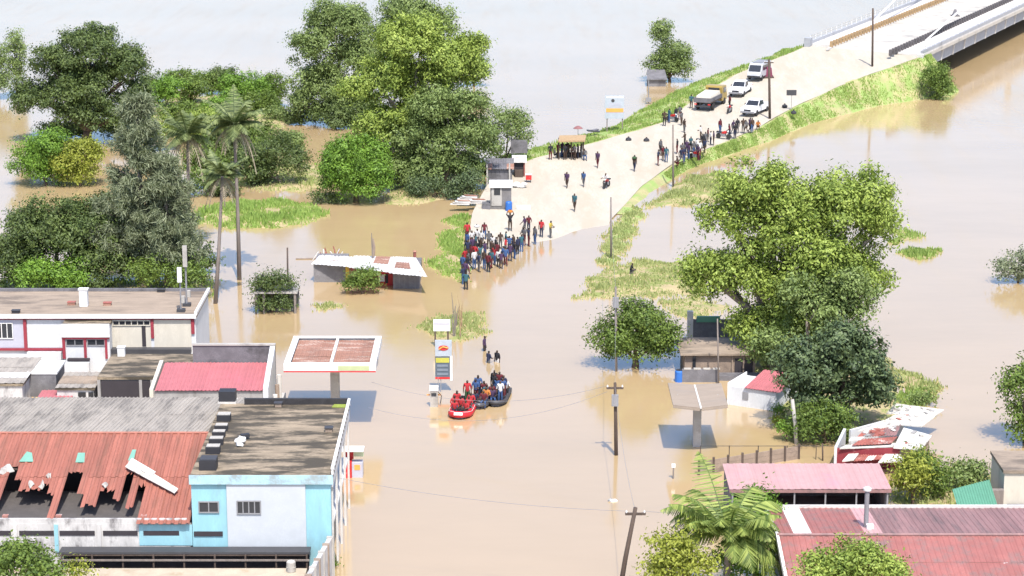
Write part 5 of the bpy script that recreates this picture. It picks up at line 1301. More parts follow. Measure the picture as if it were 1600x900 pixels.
tree('garden_tree', 'leafy green tree beside the coconut palm at the bottom', (xat(1060,112,3),112,0), [(1050,862,34,32),(1080,885,36,26),(1038,892,30,26)], 'leaf_yellow', .27, 6, trunk=.15, seed=92)
tree('garden_tree', 'bright leafy tree behind the coconut palm fronds', (xat(1180,121,2),121,0), [(1180,795,38,30),(1195,840,30,34),(1160,880,40,34,-4)], 'leaf_bright', .27, 5.5, trunk=.15, seed=93)
tree('garden_tree', 'light green treetop in front of the maroon roof at the bottom edge', (xat(1330,106,5),106,0), [(1330,885,52,38),(1285,895,40,30),(1375,900,38,32)], 'leaf_lime', .24, 7.5, per=11, trunk=.2, seed=94, sub=10, clump=.24)
tree('garden_tree', 'green treetop in the bottom left corner', (xat(30,112,3),112,0), [(30,882,48,36),(70,890,22,20),(-10,900,40,40)], 'leaf_mid', .24, 7, per=11, trunk=.2, seed=95, clump=.24)
tree('yard_plant', 'small yellow green plant at the bottom left before the verandah', (xat(115,113,1),113,0), [(118,893,16,10)], 'leaf_yellow', .2, 9, trunk=.05, seed=96, cat='plant', sub=4)
tree('yard_plant', 'little green plant in the water at the corner of the boundary wall', (517,886), [(517,878,8,9)], 'leaf_mid', .2, 9, trunk=.04, seed=97, cat='plant', sub=4, clump=.16)
# dead sticks on the shoal behind the price sign
t = thing('dead_bush', 'bare dead brown stems on the shoal behind the price sign', 'bush', tuple(G(716, 528)))
r_ = random.Random(3)
for k in range(16):
    B = G(r_.uniform(708,722), r_.uniform(500,532)); h_ = r_.uniform(.8,2.6)
    MB().tube([B-Vector((0,0,.2)), B+Vector((r_.uniform(-.15,.15),0,h_*.6)), B+Vector((r_.uniform(-.3,.3),0,h_))], [.05,.035,.01], 5).build('stem', MATS['pole_grey' if k % 2 else 'thatch'], t)
# ------------------------------------------------------------------ poles and wires
def upole(name, label, base, top, r0=.14, r1=.10, m_='pole_wood', arm=True, box=False, insul=True, road=False):
    B = (RG(*base) if road else G(*base)) if len(base) == 2 else Vector(base)
    zt_ = zat(top[1], B.y); T = Vector((xat(top[0], B.y, zt_), B.y, zt_))
    t = thing(name, label, 'pole', tuple(B))
    MB().tube([B-Vector((0,0,.6)), B.lerp(T,.5), T], [r0,(r0+r1)/2,r1], 8).build('shaft', MATS[m_], t, smooth=True)
    if arm:
        a = MB().box(T.x-.55, T.x+.55, T.y-.06, T.y+.06, T.z-.42, T.z-.30).build('crossarm', MATS[m_], t)
        for q in (-.48, 0, .48):
            MB().lathe((T.x+q, T.y, T.z-.298), [(.045,0),(.06,.05),(.03,.14)], 6).build('insulator', MATS['white_paint'], a)
    if box:
        MB().box(T.x-.22, T.x+.22, T.y-.35, T.y-.11, T.z-1.5, T.z-.75).build('transformer', MATS['grey_metal'], t)
    return T
T1 = upole('utility_pole', 'dark wooden utility pole with crossarm standing in the middle flood', (963,711), (961,598), box=True)
T2 = upole('utility_pole', 'leaning wooden pole cut off by the bottom edge', (xat(962,117,0),117,0), (993,793), .15, .11)
T3 = upole('utility_pole', 'thin bare pole at the right edge of the flooded road', (955,405), (954.5,308), .10, .08, 'pole_grey', arm=False)
T4 = upole('utility_pole', 'grey pole beside the roadside crowd', (1052,292), (1051.5,195), .12, .09, 'pole_grey', arm=False)
T5 = upole('utility_pole', 'thick dark pole right of the lower white pickup', (1203,186), (1201.5,93), .17, .14, box=False, road=True)
T6 = upole('utility_pole', 'brown pole on the embankment near the bridge', (1363,110), (1364,13), .15, .12, 'pole_wood', arm=False, road=True)
T7 = upole('utility_pole', 'short dark pole behind the street shelter', (450,470), (449,387), .09, .07, 'pole_wood', arm=False)
T8 = upole('utility_pole', 'pole with a grey box rising behind the single leafy tree', (963,580), (962,448), .11, .09, 'pole_grey', arm=False, box=True)
T9 = upole('utility_pole', 'thin pale pole in front of the grey concrete house', (1123,600), (1121,498), .07, .05, 'pole_grey', arm=False)
T10 = upole('grey_post', 'leaning grey post at the edge of the dense dark tree', (1246,694), (1238,624), .15, .12, 'concrete', arm=False)
T11 = upole('grey_post', 'slim dark post in the yard left of the ruined roofs', (1286,720), (1285,693), .05, .05, 'pole_wood', arm=False)
P = G(1052, 748)
t = thing('marker_post', 'small white marker post standing in the flood left of the fence', 'post', tuple(P)); MB(True).tube([(0,0,-.3),(0,0,.75)], .05, 6).build('shaft', MATS['pole_grey'], t); MB(True).box(-.12,.12,-.06,.06,.752,.98).build('head', MATS['white_paint'], t)
t = thing('floating_debris', 'flat white debris floating below the middle utility pole', 'debris', tuple(G(958,783))); MB(True).obox((0,0,.04),(.45,.3,.08),.4).build('board', MATS['white_paint'], t); MB(True).obox((-.2,.05,.1),(.3,.1,.05),.9).build('board', MATS['concrete'], t)
def wire(label, A, B, sag, r_=.010):
    A, B = Vector(A), Vector(B)
    b = MB(); b.tube([A.lerp(B, k/16) - Vector((0,0,4*sag*(k/16)*(1-k/16))) for k in range(17)], r_, 4)
    tag(b.build('overhead_wire', MATS['grey_metal']), label, 'wire', 'overhead wires')
wire('overhead wire from the leaning pole across to the blue building', T2-Vector((.4,0,.2)), (bx1+.3, 121, 6.0), .35)
wire('overhead wire from the middle pole down to the leaning pole', T1-Vector((0,0,.25)), T2-Vector((0,0,.2)), .8)
wire('upper overhead wire from the middle pole to the left bank', T1-Vector((.5,0,.2)), (-9.5, 150, 3.2), 1.2)
wire('lower overhead wire from the middle pole to the left bank', T1-Vector((.5,0,.6)), (-9.5, 146, 2.6), 1.4)
wire('overhead wire from the middle pole to the pole behind the leafy tree', T1-Vector((0,0,.2)), T8-Vector((0,0,.2)), .5)
wire('overhead wire from the leaning pole into the coconut palm', T2-Vector((-.4,0,.2)), (16.5, 121, 4.4), .3)
wire('overhead wire from the leafy tree pole to the bare pole', T8-Vector((0,0,.1)), T3-Vector((0,0,.1)), .8)

# ------------------------------------------------------------------ signs beside the road
P = RG(960, 203)
t = thing('billboard', 'white billboard with orange band and small dark emblem on two legs by the river', 'billboard', tuple(P)); Y = P.y
def pbox(nm, m_, a, b, ya, yb, d0=0., d1=.12): return MB().box(xat(a,Y,4), xat(b,Y,4), Y-d1, Y-d0, zat(yb,Y), zat(ya,Y)).build(nm, MATS[m_], t)
mat('board_pale', (.36,.40,.44), var=.10)
pbox('board', 'board_pale', 945, 975, 149, 185); pbox('orange_band', 'orange_paint', 947, 974, 169, 175, .121, .14); pbox('white_band', 'white_paint', 947, 974, 150.5, 153, .121, .135)
MB().lathe((xat(957.5,Y,4),Y-.13,zat(157,Y)),[(.2,-.012),(.2,.012)],10,'y').build('emblem', MATS['dark_metal'], t)
for k in range(3): pbox('text_line', 'lilac_wall', 951, 970, 161+k*2.2, 162.2+k*2.2, .121, .132)
for a in (948.5, 972.5): MB().box(xat(a-.7,Y,3), xat(a+.9,Y,3), Y+.003, Y+.12, P.z-.8, zat(152,Y)).build('leg', MATS['pole_grey'], t)
P = RG(1236.5, 172); Y = P.y
t = thing('road_sign', 'dark rectangular road sign seen from behind on a thin post', 'road sign', tuple(P))
MB().box(xat(1229,Y,4), xat(1244.5,Y,4), Y-.05, Y, zat(149,Y), zat(140.5,Y)).build('plate', MATS['dark_metal'], t)
MB().tube([(P.x,Y+.04,P.z-.3),(P.x,Y+.04,zat(142,Y))], .05, 6).build('post', MATS['concrete'], t)
P = G(1026, 134); Y = P.y
t = thing('drowned_hut', 'small dark roof of a drowned hut beside the river tree', 'hut', tuple(P))
MB().slab([(xat(1010,Y,1),Y-1,1.0),(xat(1042,Y,1),Y-1,1.0),(xat(1040,Y,1),Y+2,1.9),(xat(1012,Y,1),Y+2,1.9)], .1).build('roof', MATS['dark_grey_wall'], t)
MB().box(xat(1012,Y,1), xat(1040,Y,1), Y-.7, Y+1.8, -.5, .95).build('wall', MATS['grey_block'], t)
P = G(1013, 162); Y = P.y
t = thing('river_gauge', 'thin gauge post with a base plate standing in the river', 'post', tuple(P))
MB(True).tube([(0,0,-.3),(0,0,4.2)], .07, 6).build('shaft', MATS['grey_metal'], t); MB(True).box(-.35,.35,-.2,.2,.25,.75).build('plate', MATS['grey_metal'], t)

# ------------------------------------------------------------------ street shelter, huts by the road, market shelter
P = G(430, 490); Y0 = P.y; zt_ = zat(456, Y0)
t = thing('street_shelter', 'flat roofed open shelter with a tree growing over it', 'shelter', tuple(P))
x0, x1 = xat(396,Y0,1), xat(465,Y0,1)
MB().box(x0, x1, Y0-.1, Y0+2.6, zt_-.14, zt_).build('roof', MATS['concrete'], t)
for x in (x0+.1, x1-.3, x0+.75): MB().box(x, x+.18, Y0, Y0+.18, -.4, zt_-.142).build('post', MATS['pole_grey'], t)
MB().box(x0+.1, x1-.1, Y0+2.3, Y0+2.5, -.4, zt_-.143).build('back_wall', MATS['dark_grey_wall'], t); MB().box(x0+.3, x1-.35, Y0+.7, Y0+1.2, -.4, .3).build('counter', MATS['dark_grey_wall'], t)
P = RG(782, 327); Y0 = P.y; gz = P.z
t = thing('guard_booth', 'small concrete booth with white roof slab and tall window at the road edge', 'booth', tuple(P))
x0, x1 = xat(766,Y0,2), xat(799,Y0,2); z1 = zat(293, Y0)
MB().box(x0, x1, Y0, Y0+2.2, gz-.4, z1-.003).build('wall', mat('booth_grey', (.17,.16,.155), var=.2), t)
MB().box(x0-.12, x1+.1, Y0-.2, Y0+2.4, z1, z1+.3).build('roof', MATS['white_paint'], t)
MB().box(xat(768,Y0,2), xat(784,Y0,2), Y0-.05, Y0-.003, gz+.35, z1-.05).build('front_panel', MATS['concrete'], t)
MB().box(xat(772,Y0,2), xat(781.5,Y0,2), Y0-.08, Y0-.052, zat(304.5,Y0), zat(291.5,Y0)-.05).build('window', MATS['pane'], t)
MB().box(x0-.8, x0-.004, Y0-.2, Y0+1.2, gz-.4, gz+.55).build('step_wall', MATS['dark_grey_wall'], t); MB().box(x1+.5, x1+1.9, Y0+.2, Y0+.6, gz-.4, gz+.3).build('low_wall', MATS['pale_concrete'], t)
P = RG(795, 329)
t = thing('blue_drum', 'bright blue drum standing beside the concrete booth', 'drum', tuple(P)); MB(True).lathe((0,0,-.05),[(.3,0),(.33,.08),(.33,.85),(.28,.92)],14).build('shell', MATS['blue_plastic'], t); MB(True).lathe((0,0,.871),[(.26,0),(.26,.03)],12).build('lid', MATS['blue_plastic'], t)
for i, (px, py, lab) in enumerate([(733,312,'stack of pale boards lying left of the concrete booth'),(745,318,'broken pale slab leaning at the left of the concrete booth'),(722,320,'flat pale boat hull lying on the verge left of the booth')]):
    P = RG(px, py); t = thing('board_stack', lab, 'boards', (P.x,P.y,max(P.z,.1)))
    for k in range(4): MB(True).obox((.12*k-.2, .15*k, .07+.09*k), (1.9-.2*k, .5, .07), .15*k-.1, .04*k).build('board', MATS[('pale_concrete','concrete','white_paint','rust_sheet')[k]], t)
P = RG(790, 288); Y0 = P.y; gz = P.z
t = thing('dark_hut', 'dark walled roadside hut with patched roof under the airy tree', 'hut', tuple(P))
x0, x1 = xat(761,Y0,2), xat(800,Y0,2); z1 = zat(264,Y0)
MB().box(x0, x1, Y0, Y0+4, gz-.5, z1-.01).build('wall', MATS['dark_grey_wall'], t)
sheets(t, [MATS['dark_grey_wall'], MATS['grey_block'], MATS['rust_sheet']], (x0-.2,Y0-.3,z1), (x1+.2,Y0-.3,z1), (x1+.2,Y0+4,z1+.35), (x0-.2,Y0+4,z1+.35), 4, 2, rib=.03)
for px in (760, 795): MB().box(xat(px,Y0,2), xat(px+2.5,Y0,2), Y0-.35, Y0-.2, gz-.4, z1+.6).build('post', MATS['concrete'], t)
for k in range(6): MB().box(x0+.06+(x1-x0)*k/6, x0+.06+(x1-x0)*(k+.86)/6, Y0-.04, Y0-.004, gz-.1, z1-.1).build('plank', MATS['dark_grey_wall'], t)
P = RG(812, 275); Y0 = P.y; gz = P.z
t = thing('market_hut', 'small dark stall with white roof right of the dark roadside hut', 'stall', tuple(P))
x0, x1 = xat(803,Y0,2), xat(820,Y0,2); z1 = zat(254,Y0)
MB().box(x0, x1, Y0, Y0+2, gz-.4, z1-.01).build('wall', MATS['dark_void'], t); MB().slab([(x0-.2,Y0-.3,z1+.1),(x1+.2,Y0-.3,z1+.1),(x1+.2,Y0+2.2,z1+.4),(x0-.2,Y0+2.2,z1+.4)],.06).build('roof', MATS['zinc_sheet'], t); MB().box(x1-.12,x1+.02,Y0-.12,Y0-.01,gz-.3,z1).build('post', MATS['brown_red_sheet'], t); MB().box(x0+.1,x1-.2,Y0-.5,Y0-.05,gz-.2,gz+.7).build('counter', MATS['pole_wood'], t)
P = RG(811, 252)
t = thing('water_tank', 'dark square tank on a stand behind the small stall', 'tank', tuple(P)); MB(True).box(-.9,.9,-.7,.7,1.0,2.3).build('tank_body', MATS['dark_grey_wall'], t)
for a in (-.8,.7):
    for b in (-.6,.5): MB(True).box(a,a+.1,b,b+.1,-.3,.998).build('leg', MATS['dark_metal'], t)
P = RG(826, 284)
t = thing('red_cool_box', 'small red box on legs at the road edge beside the stall', 'box', tuple(P)); MB(True).box(-.3,.3,-.25,.25,.25,.75).build('case', MATS['red_paint'], t); MB(True).box(-.33,.33,-.28,.28,.752,.82).build('lid', MATS['white_paint'], t)
for a in (-.25,.17):
    for b in (-.2,.12): MB(True).box(a,a+.07,b,b+.07,-.1,.249).build('leg', MATS['dark_metal'], t)
P = RG(812, 292); t = thing('white_tarp_heap', 'heap of white sacks beside the dark roadside hut', 'sacks', tuple(P))
for k in range(6):
    MB(True).lathe((random.uniform(-.6,.6), random.uniform(-.3,.3), .1+.12*(k//2)), [(.1,-.12),(.33,-.06),(.36,.05),(.2,.16)], 9).build('sack', MATS['white_paint'], t)
P = RG(890, 250); gz = P.z
t = thing('thatch_shelter', 'low thatched market shelter on poles with people in its shade', 'shelter', tuple(P)); Y0 = P.y
x0, x1 = xat(872,Y0,2), xat(914,Y0,2)
MB().slab([(x0,Y0-.3,gz+2.15),(x1,Y0-.3,gz+2.2),(x1+.2,Y0+2.6,gz+2.3),(x0+.2,Y0+2.6,gz+2.25)], .16).build('roof', MATS['thatch'], t)
for a in (x0+.1, (x0+x1)/2, x1-.15):
    for b in (Y0, Y0+2.3): MB().tube([(a,b,gz-.4),(a,b,gz+2.05)], .05, 5).build('post', MATS['pole_wood'], t)
MB().box(x0+.3, x1-.3, Y0+1.5, Y0+2.0, gz-.3, gz+.5).build('bench', MATS['pole_wood'], t)
P = RG(903, 222); t = thing('red_umbrella', 'faded red umbrella behind the thatched shelter', 'umbrella', tuple(P)); MB(True).tube([(0,0,-.5),(0,0,1.8)],.03,6).build('pole', MATS['grey_metal'], t); MB(True).lathe((0,0,1.55),[(.55,0),(.54,.03),(.32,.2),(.03,.32)],10).build('canopy', mat('faded_red',(.22,.10,.10),var=.15), t)
P = RG(927, 208); t = thing('dark_mat', 'dark tarpaulin lying in the grass behind the road', 'tarpaulin', tuple(P)); MB(True).obox((0,0,.25),(1.4,.8,.12),.2,.1).build('cloth', MATS['dark_metal'], t); MB(True).obox((.2,.1,.36),(.8,.5,.1),.6,-.1).build('fold', MATS['dark_grey_wall'], t)
for i, (px, py) in enumerate(((982,220),(1010,221),(1240,178),(1226,168))):
    P = RG(px, py); t = thing('bundle', ['dark bundle lying on the road shoulder below the billboard','second small dark bundle right of the first on the shoulder','dark sack at the foot of the road sign','small sack left of the road sign foot'][i], 'bundle', tuple(P))
    MB(True).lathe((0,0,-.02),[(.25,0),(.36,.12),(.3,.3),(.1,.42)],9).build('sack', MATS['black_plastic'], t); MB(True).lathe((0,0,.40),[(.06,0),(.11,.09)],7).build('knot', MATS['pole_wood'], t)
# cones/blocks on the bridge
P = BP(45, -7.0, 4.8); t = thing('traffic_marker', 'dark pyramid shaped marker on the bridge roadway', 'marker', tuple(P)); MB(True).hexa([(-.45,-.45,0),(.45,-.45,0),(.45,.45,0),(-.45,.45,0)],[(-.12,-.12,1.0),(.12,-.12,1.0),(.12,.12,1.0),(-.12,.12,1.0)]).build('body', MATS['dark_grey_wall'], t); MB(True).box(-.6,.6,-.6,.6,-.02,.1).build('foot', MATS['rail_dark'], t)

# ------------------------------------------------------------------ vehicles (local +X forward)
def vmat(n, c): return mat(n, c, rough=.35, var=.04, spec=.5)
vmat('car_white', (.72,.72,.72)); vmat('car_silver', (.42,.43,.45)); vmat('car_cream', (.55,.50,.42)); vmat('car_yellow', (.30,.21,.05)); vmat('car_dark', (.06,.06,.07)); vmat('car_magenta', (.16,.03,.06))
mat('tyre', (.03,.03,.03), var=.1); mat('lamp_glass', (.75,.75,.7), rough=.2, var=.03)
def wheels(t, pos, r_=.36, w_=.24):
    for x, y in pos:
        s_ = 1 if y > 0 else -1
        ty = MB(True).lathe((x, y, r_), [(r_*.55,-w_/2),(r_*.93,-w_/2),(r_,-w_/3),(r_,w_/3),(r_*.93,w_/2),(r_*.55,w_/2)], 14, 'y').build('tyre', MATS['tyre'], None)
        wo = ty; wo.name = 'wheel'; wo.parent = t
        MB(True).lathe((x, y+s_*.01, r_), [(r_*.54,-w_*.42),(r_*.54,w_*.42)], 10, 'y').build('rim', MATS['grey_metal'], wo)
def lamps(t, x, w_, z, front=True):
    for s_ in (-1, 1):
        MB(True).box(x-.03 if front else x-.004, x+.004 if front else x+.03, s_*w_-.16, s_*w_+.16, z, z+.16).build('headlight' if front else 'tail_light', MATS['lamp_glass' if front else 'red_paint'], t)
def pickup(label, P, head, paint='car_white', group='vehicles on the embankment'):
    t = thing('pickup', label, 'pickup', tuple(P), head, group)
    pr = [(-2.6,.45),(2.5,.42),(2.62,.6),(2.6,.85),(2.45,.98),(1.35,1.08),(-2.6,1.06)]
    # lower body as tapered side profile; bed left open behind the cab
    b = MB(True); b.sweep([(-.75,.45),(2.5,.42),(2.62,.6),(2.6,.85),(2.45,.98),(1.25,1.10),(-.75,1.08)], -.87, .87)
    b.box(-2.6,-.752,-.87,-.80,.45,1.08).box(-2.6,-.752,.80,.87,.45,1.08).box(-2.6,-2.53,-.799,.799,.45,1.06).box(-2.529,-.753,-.799,.799,.45,.62)
    b.build('body', MATS[paint], t)
    c = MB(True); c.hexa([(-.74,-.84,1.082),(1.2,-.84,1.102),(1.2,.84,1.102),(-.74,.84,1.082)], [(-.6,-.68,1.72),(.45,-.68,1.72),(.45,.68,1.72),(-.6,.68,1.72)]); cb = c.build('cab', MATS[paint], t)
    MB(True).hexa([(.55,-.66,1.62),(1.16,-.76,1.13),(1.19,-.76,1.13),(.58,-.66,1.63)], [(.55,.66,1.62),(1.16,.76,1.13),(1.19,.76,1.13),(.58,.66,1.63)]).build('windscreen', MATS['pane'], t)
    for s_ in (-1, 1):
        MB(True).hexa([(-.6,s_*.835,1.16),(1.0,s_*.835,1.16),(1.0,s_*.86,1.16),(-.6,s_*.86,1.16)], [(-.5,s_*.71,1.62),(.45,s_*.71,1.62),(.45,s_*.735,1.62),(-.5,s_*.735,1.62)]).build('side_window', MATS['pane'], t)
        MB(True).box(.85,1.0,s_*.9-.09,s_*.9+.09,1.12,1.28).build('mirror', MATS['black_plastic'], t)
    MB(True).box(2.60,2.70,-.85,.85,.40,.60).build('bumper', MATS['grey_metal'], t); MB(True).box(2.605,2.64,-.42,.42,.64,.84).build('grille', MATS['black_plastic'], t)
    lamps(t, 2.615, .63, .70); lamps(t, -2.61, .74, .80, False)
    wheels(t, [(1.65,-.78),(1.65,.78),(-1.65,-.78),(-1.65,.78)])
    return t
def van(label, P, head):
    t = thing('minibus', label, 'minibus', tuple(P), head, 'vehicles on the embankment')
    b = MB(True); b.sweep([(-2.4,.45),(2.3,.42),(2.42,.6),(2.35,.95),(2.15,1.08),(1.5,1.95),(1.2,2.05),(-2.3,2.06),(-2.42,1.1)], -.86, .86); b.build('body', MATS['car_silver'], t)
    MB(True).hexa([(1.60,-.74,1.86),(2.14,-.78,1.14),(2.17,-.78,1.14),(1.63,-.74,1.87)], [(1.60,.74,1.86),(2.14,.78,1.14),(2.17,.78,1.14),(1.63,.74,1.87)]).build('windscreen', MATS['pane'], t)
    for s_ in (-1, 1):
        for a, c in ((-2.2,-1.1),(-1.0,.1),(.2,1.3)): MB(True).box(a, c, s_*.873-.012, s_*.873+.012, 1.2, 1.8).build('side_window', MATS['pane'], t)
    MB(True).box(2.40,2.5,-.84,.84,.38,.62).build('bumper', MATS['black_plastic'], t); lamps(t, 2.40, .6, .72); lamps(t, -2.43, .7, .9, False)
    MB(True).box(-1.9,1.0,-.6,.6,2.065,2.14).build('roof_rack', MATS['grey_metal'], t)
    wheels(t, [(1.5,-.78),(1.5,.78),(-1.5,-.78),(-1.5,.78)], .33)
    return t
def flatbed(label, P, head):
    t = thing('flatbed_truck', label, 'truck', tuple(P), head, 'vehicles on the embankment')
    c = MB(True); c.sweep([(1.3,.6),(3.2,.6),(3.25,1.2),(3.1,1.5),(2.85,2.35),(1.4,2.4),(1.3,2.2)], -1.05, 1.05); c.build('cab', MATS['car_yellow'], t)
    MB(True).box(1.27,1.297,-.7,.7,1.6,2.15).build('rear_window', MATS['pane'], t); MB(True).hexa([(2.9,-.9,2.25),(3.14,-.92,1.55),(3.17,-.92,1.55),(2.93,-.9,2.26)],[(2.9,.9,2.25),(3.14,.92,1.55),(3.17,.92,1.55),(2.93,.9,2.26)]).build('windscreen', MATS['pane'], t)
    for s_ in (-1,1): MB(True).box(1.8,2.75,s_*1.062-.01,s_*1.062+.01,1.55,2.15).build('side_window', MATS['pane'], t)
    MB(True).box(-3.2,1.1,-1.1,1.1,.95,1.12).build('bed', MATS['pole_wood'], t)
    MB(True).box(-3.2,1.1,-1.12,-1.04,1.122,1.55).box(-3.2,1.1,1.04,1.12,1.122,1.55).box(-3.25,-3.17,-1.039,1.039,1.0,1.55).build('drop_side', MATS['dark_grey_wall'], t)
    ld = MB(True); ld.hexa([(-3.0,-1.0,1.123),(.95,-1.0,1.123),(.95,1.0,1.123),(-3.0,1.0,1.123)],[(-2.8,-.85,1.75),(.8,-.9,1.95),(.8,.9,1.95),(-2.8,.85,1.75)]); ld.build('load_cover', MATS['car_cream'], t)
    MB(True).box(-3.1,3.1,-.4,-.25,.6,.94).box(-3.1,3.1,.25,.4,.6,.94).build('chassis', MATS['dark_metal'], t); MB(True).box(-3.3,-3.2,-1.0,1.0,.45,.62).build('rear_bumper', MATS['dark_metal'], t); lamps(t, -3.26, .85, .7, False)
    wheels(t, [(2.3,-.92),(2.3,.92),(-2.0,-.92),(-2.0,.92)], .46, .3)
    return t
def car_at(px, py): return RG(px, py)
H_ = math.atan2(-.92, -.38)
van('silver minibus parked highest on the embankment with a magenta load beside it', car_at(1186,122), H_)
pickup('white pickup parked between the minibus and the flatbed truck', car_at(1157,147), H_+.05)
flatbed('flatbed truck with yellow cab and pale covered load', car_at(1110,167), H_+math.pi)
pickup('white pickup parked alone lowest on the right of the road', car_at(1180,177), H_-.08)
P = RG(1199, 120); t = thing('magenta_load', 'magenta tarp covered load beside the silver minibus', 'load', tuple(P)); MB(True).hexa([(-.6,-.7,0),(.6,-.7,0),(.6,.7,0),(-.6,.7,0)],[(-.5,-.5,1.4),(.45,-.6,1.2),(.45,.5,1.3),(-.5,.5,1.45)]).build('tarp', MATS['car_magenta'], t); MB(True).box(-.75,.75,-.95,.95,-.1,.12).build('pallet', MATS['pole_wood'], t)
def motorbike(label, P, head):
    t = thing('motorbike', label, 'motorbike', tuple(P), head, 'motorbikes on the road')
    for x in (.68, -.62):
        w_ = MB(True).lathe((x,0,.31), [(.2,-.05),(.29,-.055),(.31,0),(.29,.055),(.2,.05)], 12, 'y').build('wheel', MATS['tyre'], t); MB(True).lathe((x,0,.31),[(.19,-.03),(.19,.03)],8,'y').build('rim', MATS['grey_metal'], w_)
    MB(True).tube([(.68,0,.31),(.52,0,.85),(.46,0,1.02)],.035,6).build('fork', MATS['grey_metal'], t); MB(True).tube([(.5,-.36,1.05),(.46,0,1.0),(.5,.36,1.05)],.02,5).build('handlebar', MATS['dark_metal'], t)
    MB(True).sweep([(-.15,.62),(.4,.66),(.46,.84),(.2,.92),(-.1,.84)],-.14,.14).build('fuel_tank', MATS['red_paint'], t); MB(True).sweep([(-.85,.74),(-.12,.72),(-.12,.82),(-.8,.86)],-.14,.14).build('seat', MATS['black_plastic'], t)
    MB(True).box(-.25,.3,-.16,.16,.28,.6).build('engine', MATS['grey_metal'], t); MB(True).tube([(-.62,.05,.31),(-.1,.05,.6),(.4,.05,.7)],.03,5).tube([(-.62,-.05,.31),(-.1,-.05,.6),(-.5,-.05,.75)],.03,5).build('frame', MATS['dark_metal'], t); MB(True).lathe((.58,0,.92),[(.09,-.06),(.09,.06)],8).build('headlight', MATS['lamp_glass'], t)
    return t
motorbike('motorbike ridden alone down the dry road towards the flood', RG(948,293), H_)
motorbike('motorbike standing between the white pickups', RG(1140,176), H_)
motorbike('motorbike parked left of the flatbed truck', RG(1050,190), H_+1.2)
motorbike('motorbike parked in the roadside crowd by the grey pole', RG(1086,249), H_+1.0)
motorbike('motorbike lying at the road edge above the crowd', RG(1130,217), H_+1.4)

# ------------------------------------------------------------------ boats
def raft(label, P, head, L, W, tube_m, fl, sr=.23):
    t = thing('inflatable_boat', label, 'boat', tuple(P), head, 'inflatable rescue boats')
    pts = []
    h_ = W/2 - sr
    for k in range(7): pts.append(Vector((-L/2 + (L*.72)*k/6, -h_, .20)))
    for k in range(1, 10):
        a = -math.pi/2 + math.pi*k/10; pts.append(Vector((L*.22 + math.cos(a)*(L*.28-sr), math.sin(a)*h_, .20 + .16*math.cos(a))))
    for k in range(7): pts.append(Vector((L*.22 - (L*.72)*k/6, h_, .20)))
    MB(True).tube(pts, [sr*.55]+[sr]*(len(pts)-2)+[sr*.55], 10).build('tube', tube_m, t, smooth=True)
    MB(True).tube([p+Vector((0,(1 if p.y>0 else -1)*sr*.7,sr*.8)) for p in pts[1:-1]], .02, 4).build('grab_rope', MATS['pale_concrete' if sr > .2 else 'pole_wood'], t)
    MB(True).prism([(-L/2+.1,-h_),(L*.22,-h_),(L*.42,-h_*.4),(L*.42,h_*.4),(L*.22,h_),(-L/2+.1,h_)], .02, .12).build('floor', fl, t)
    MB(True).box(-L/2+.12,-L/2+.2,-h_+.05,h_-.05,.05,.55).build('transom', MATS['dark_metal'], t)
    MB(True).box(-L/2-.28,-L/2+.1,-.16,.16,.35,.85).box(-L/2-.18,-L/2-.05,-.05,.05,-.3,.349).build('outboard_motor', MATS['black_plastic'], t)
    if sr > .2: MB(True).obox((L*.475,0,.44),(.14,.6,.2),0,-.5).build('bow_patch', MATS['white_paint'], t)
    for x in (-L*.2, L*.08): MB(True).box(x,x+.22,-h_,h_,.36,.43).build('thwart', MATS['dark_metal'], t)
    return t
mat('raft_red', (.50,.02,.03), rough=.45, var=.06)
BO = [(723,643,4.4,1.75,'raft_red','red inflatable rescue boat full of people in red vests'),(752,630,3.6,1.35,'car_dark','dark inflatable boat in the middle of the convoy'),(779,624,4.4,1.5,'dark_metal','black inflatable boat farthest back in the convoy with people standing')]
HB = math.atan2(-.97, -.12)
for px, py, L, W, m_, lab in BO: raft(lab, G(px, py), HB, L, W, MATS[m_], MATS['dark_grey_wall'], .23 if m_ == 'raft_red' else .15)
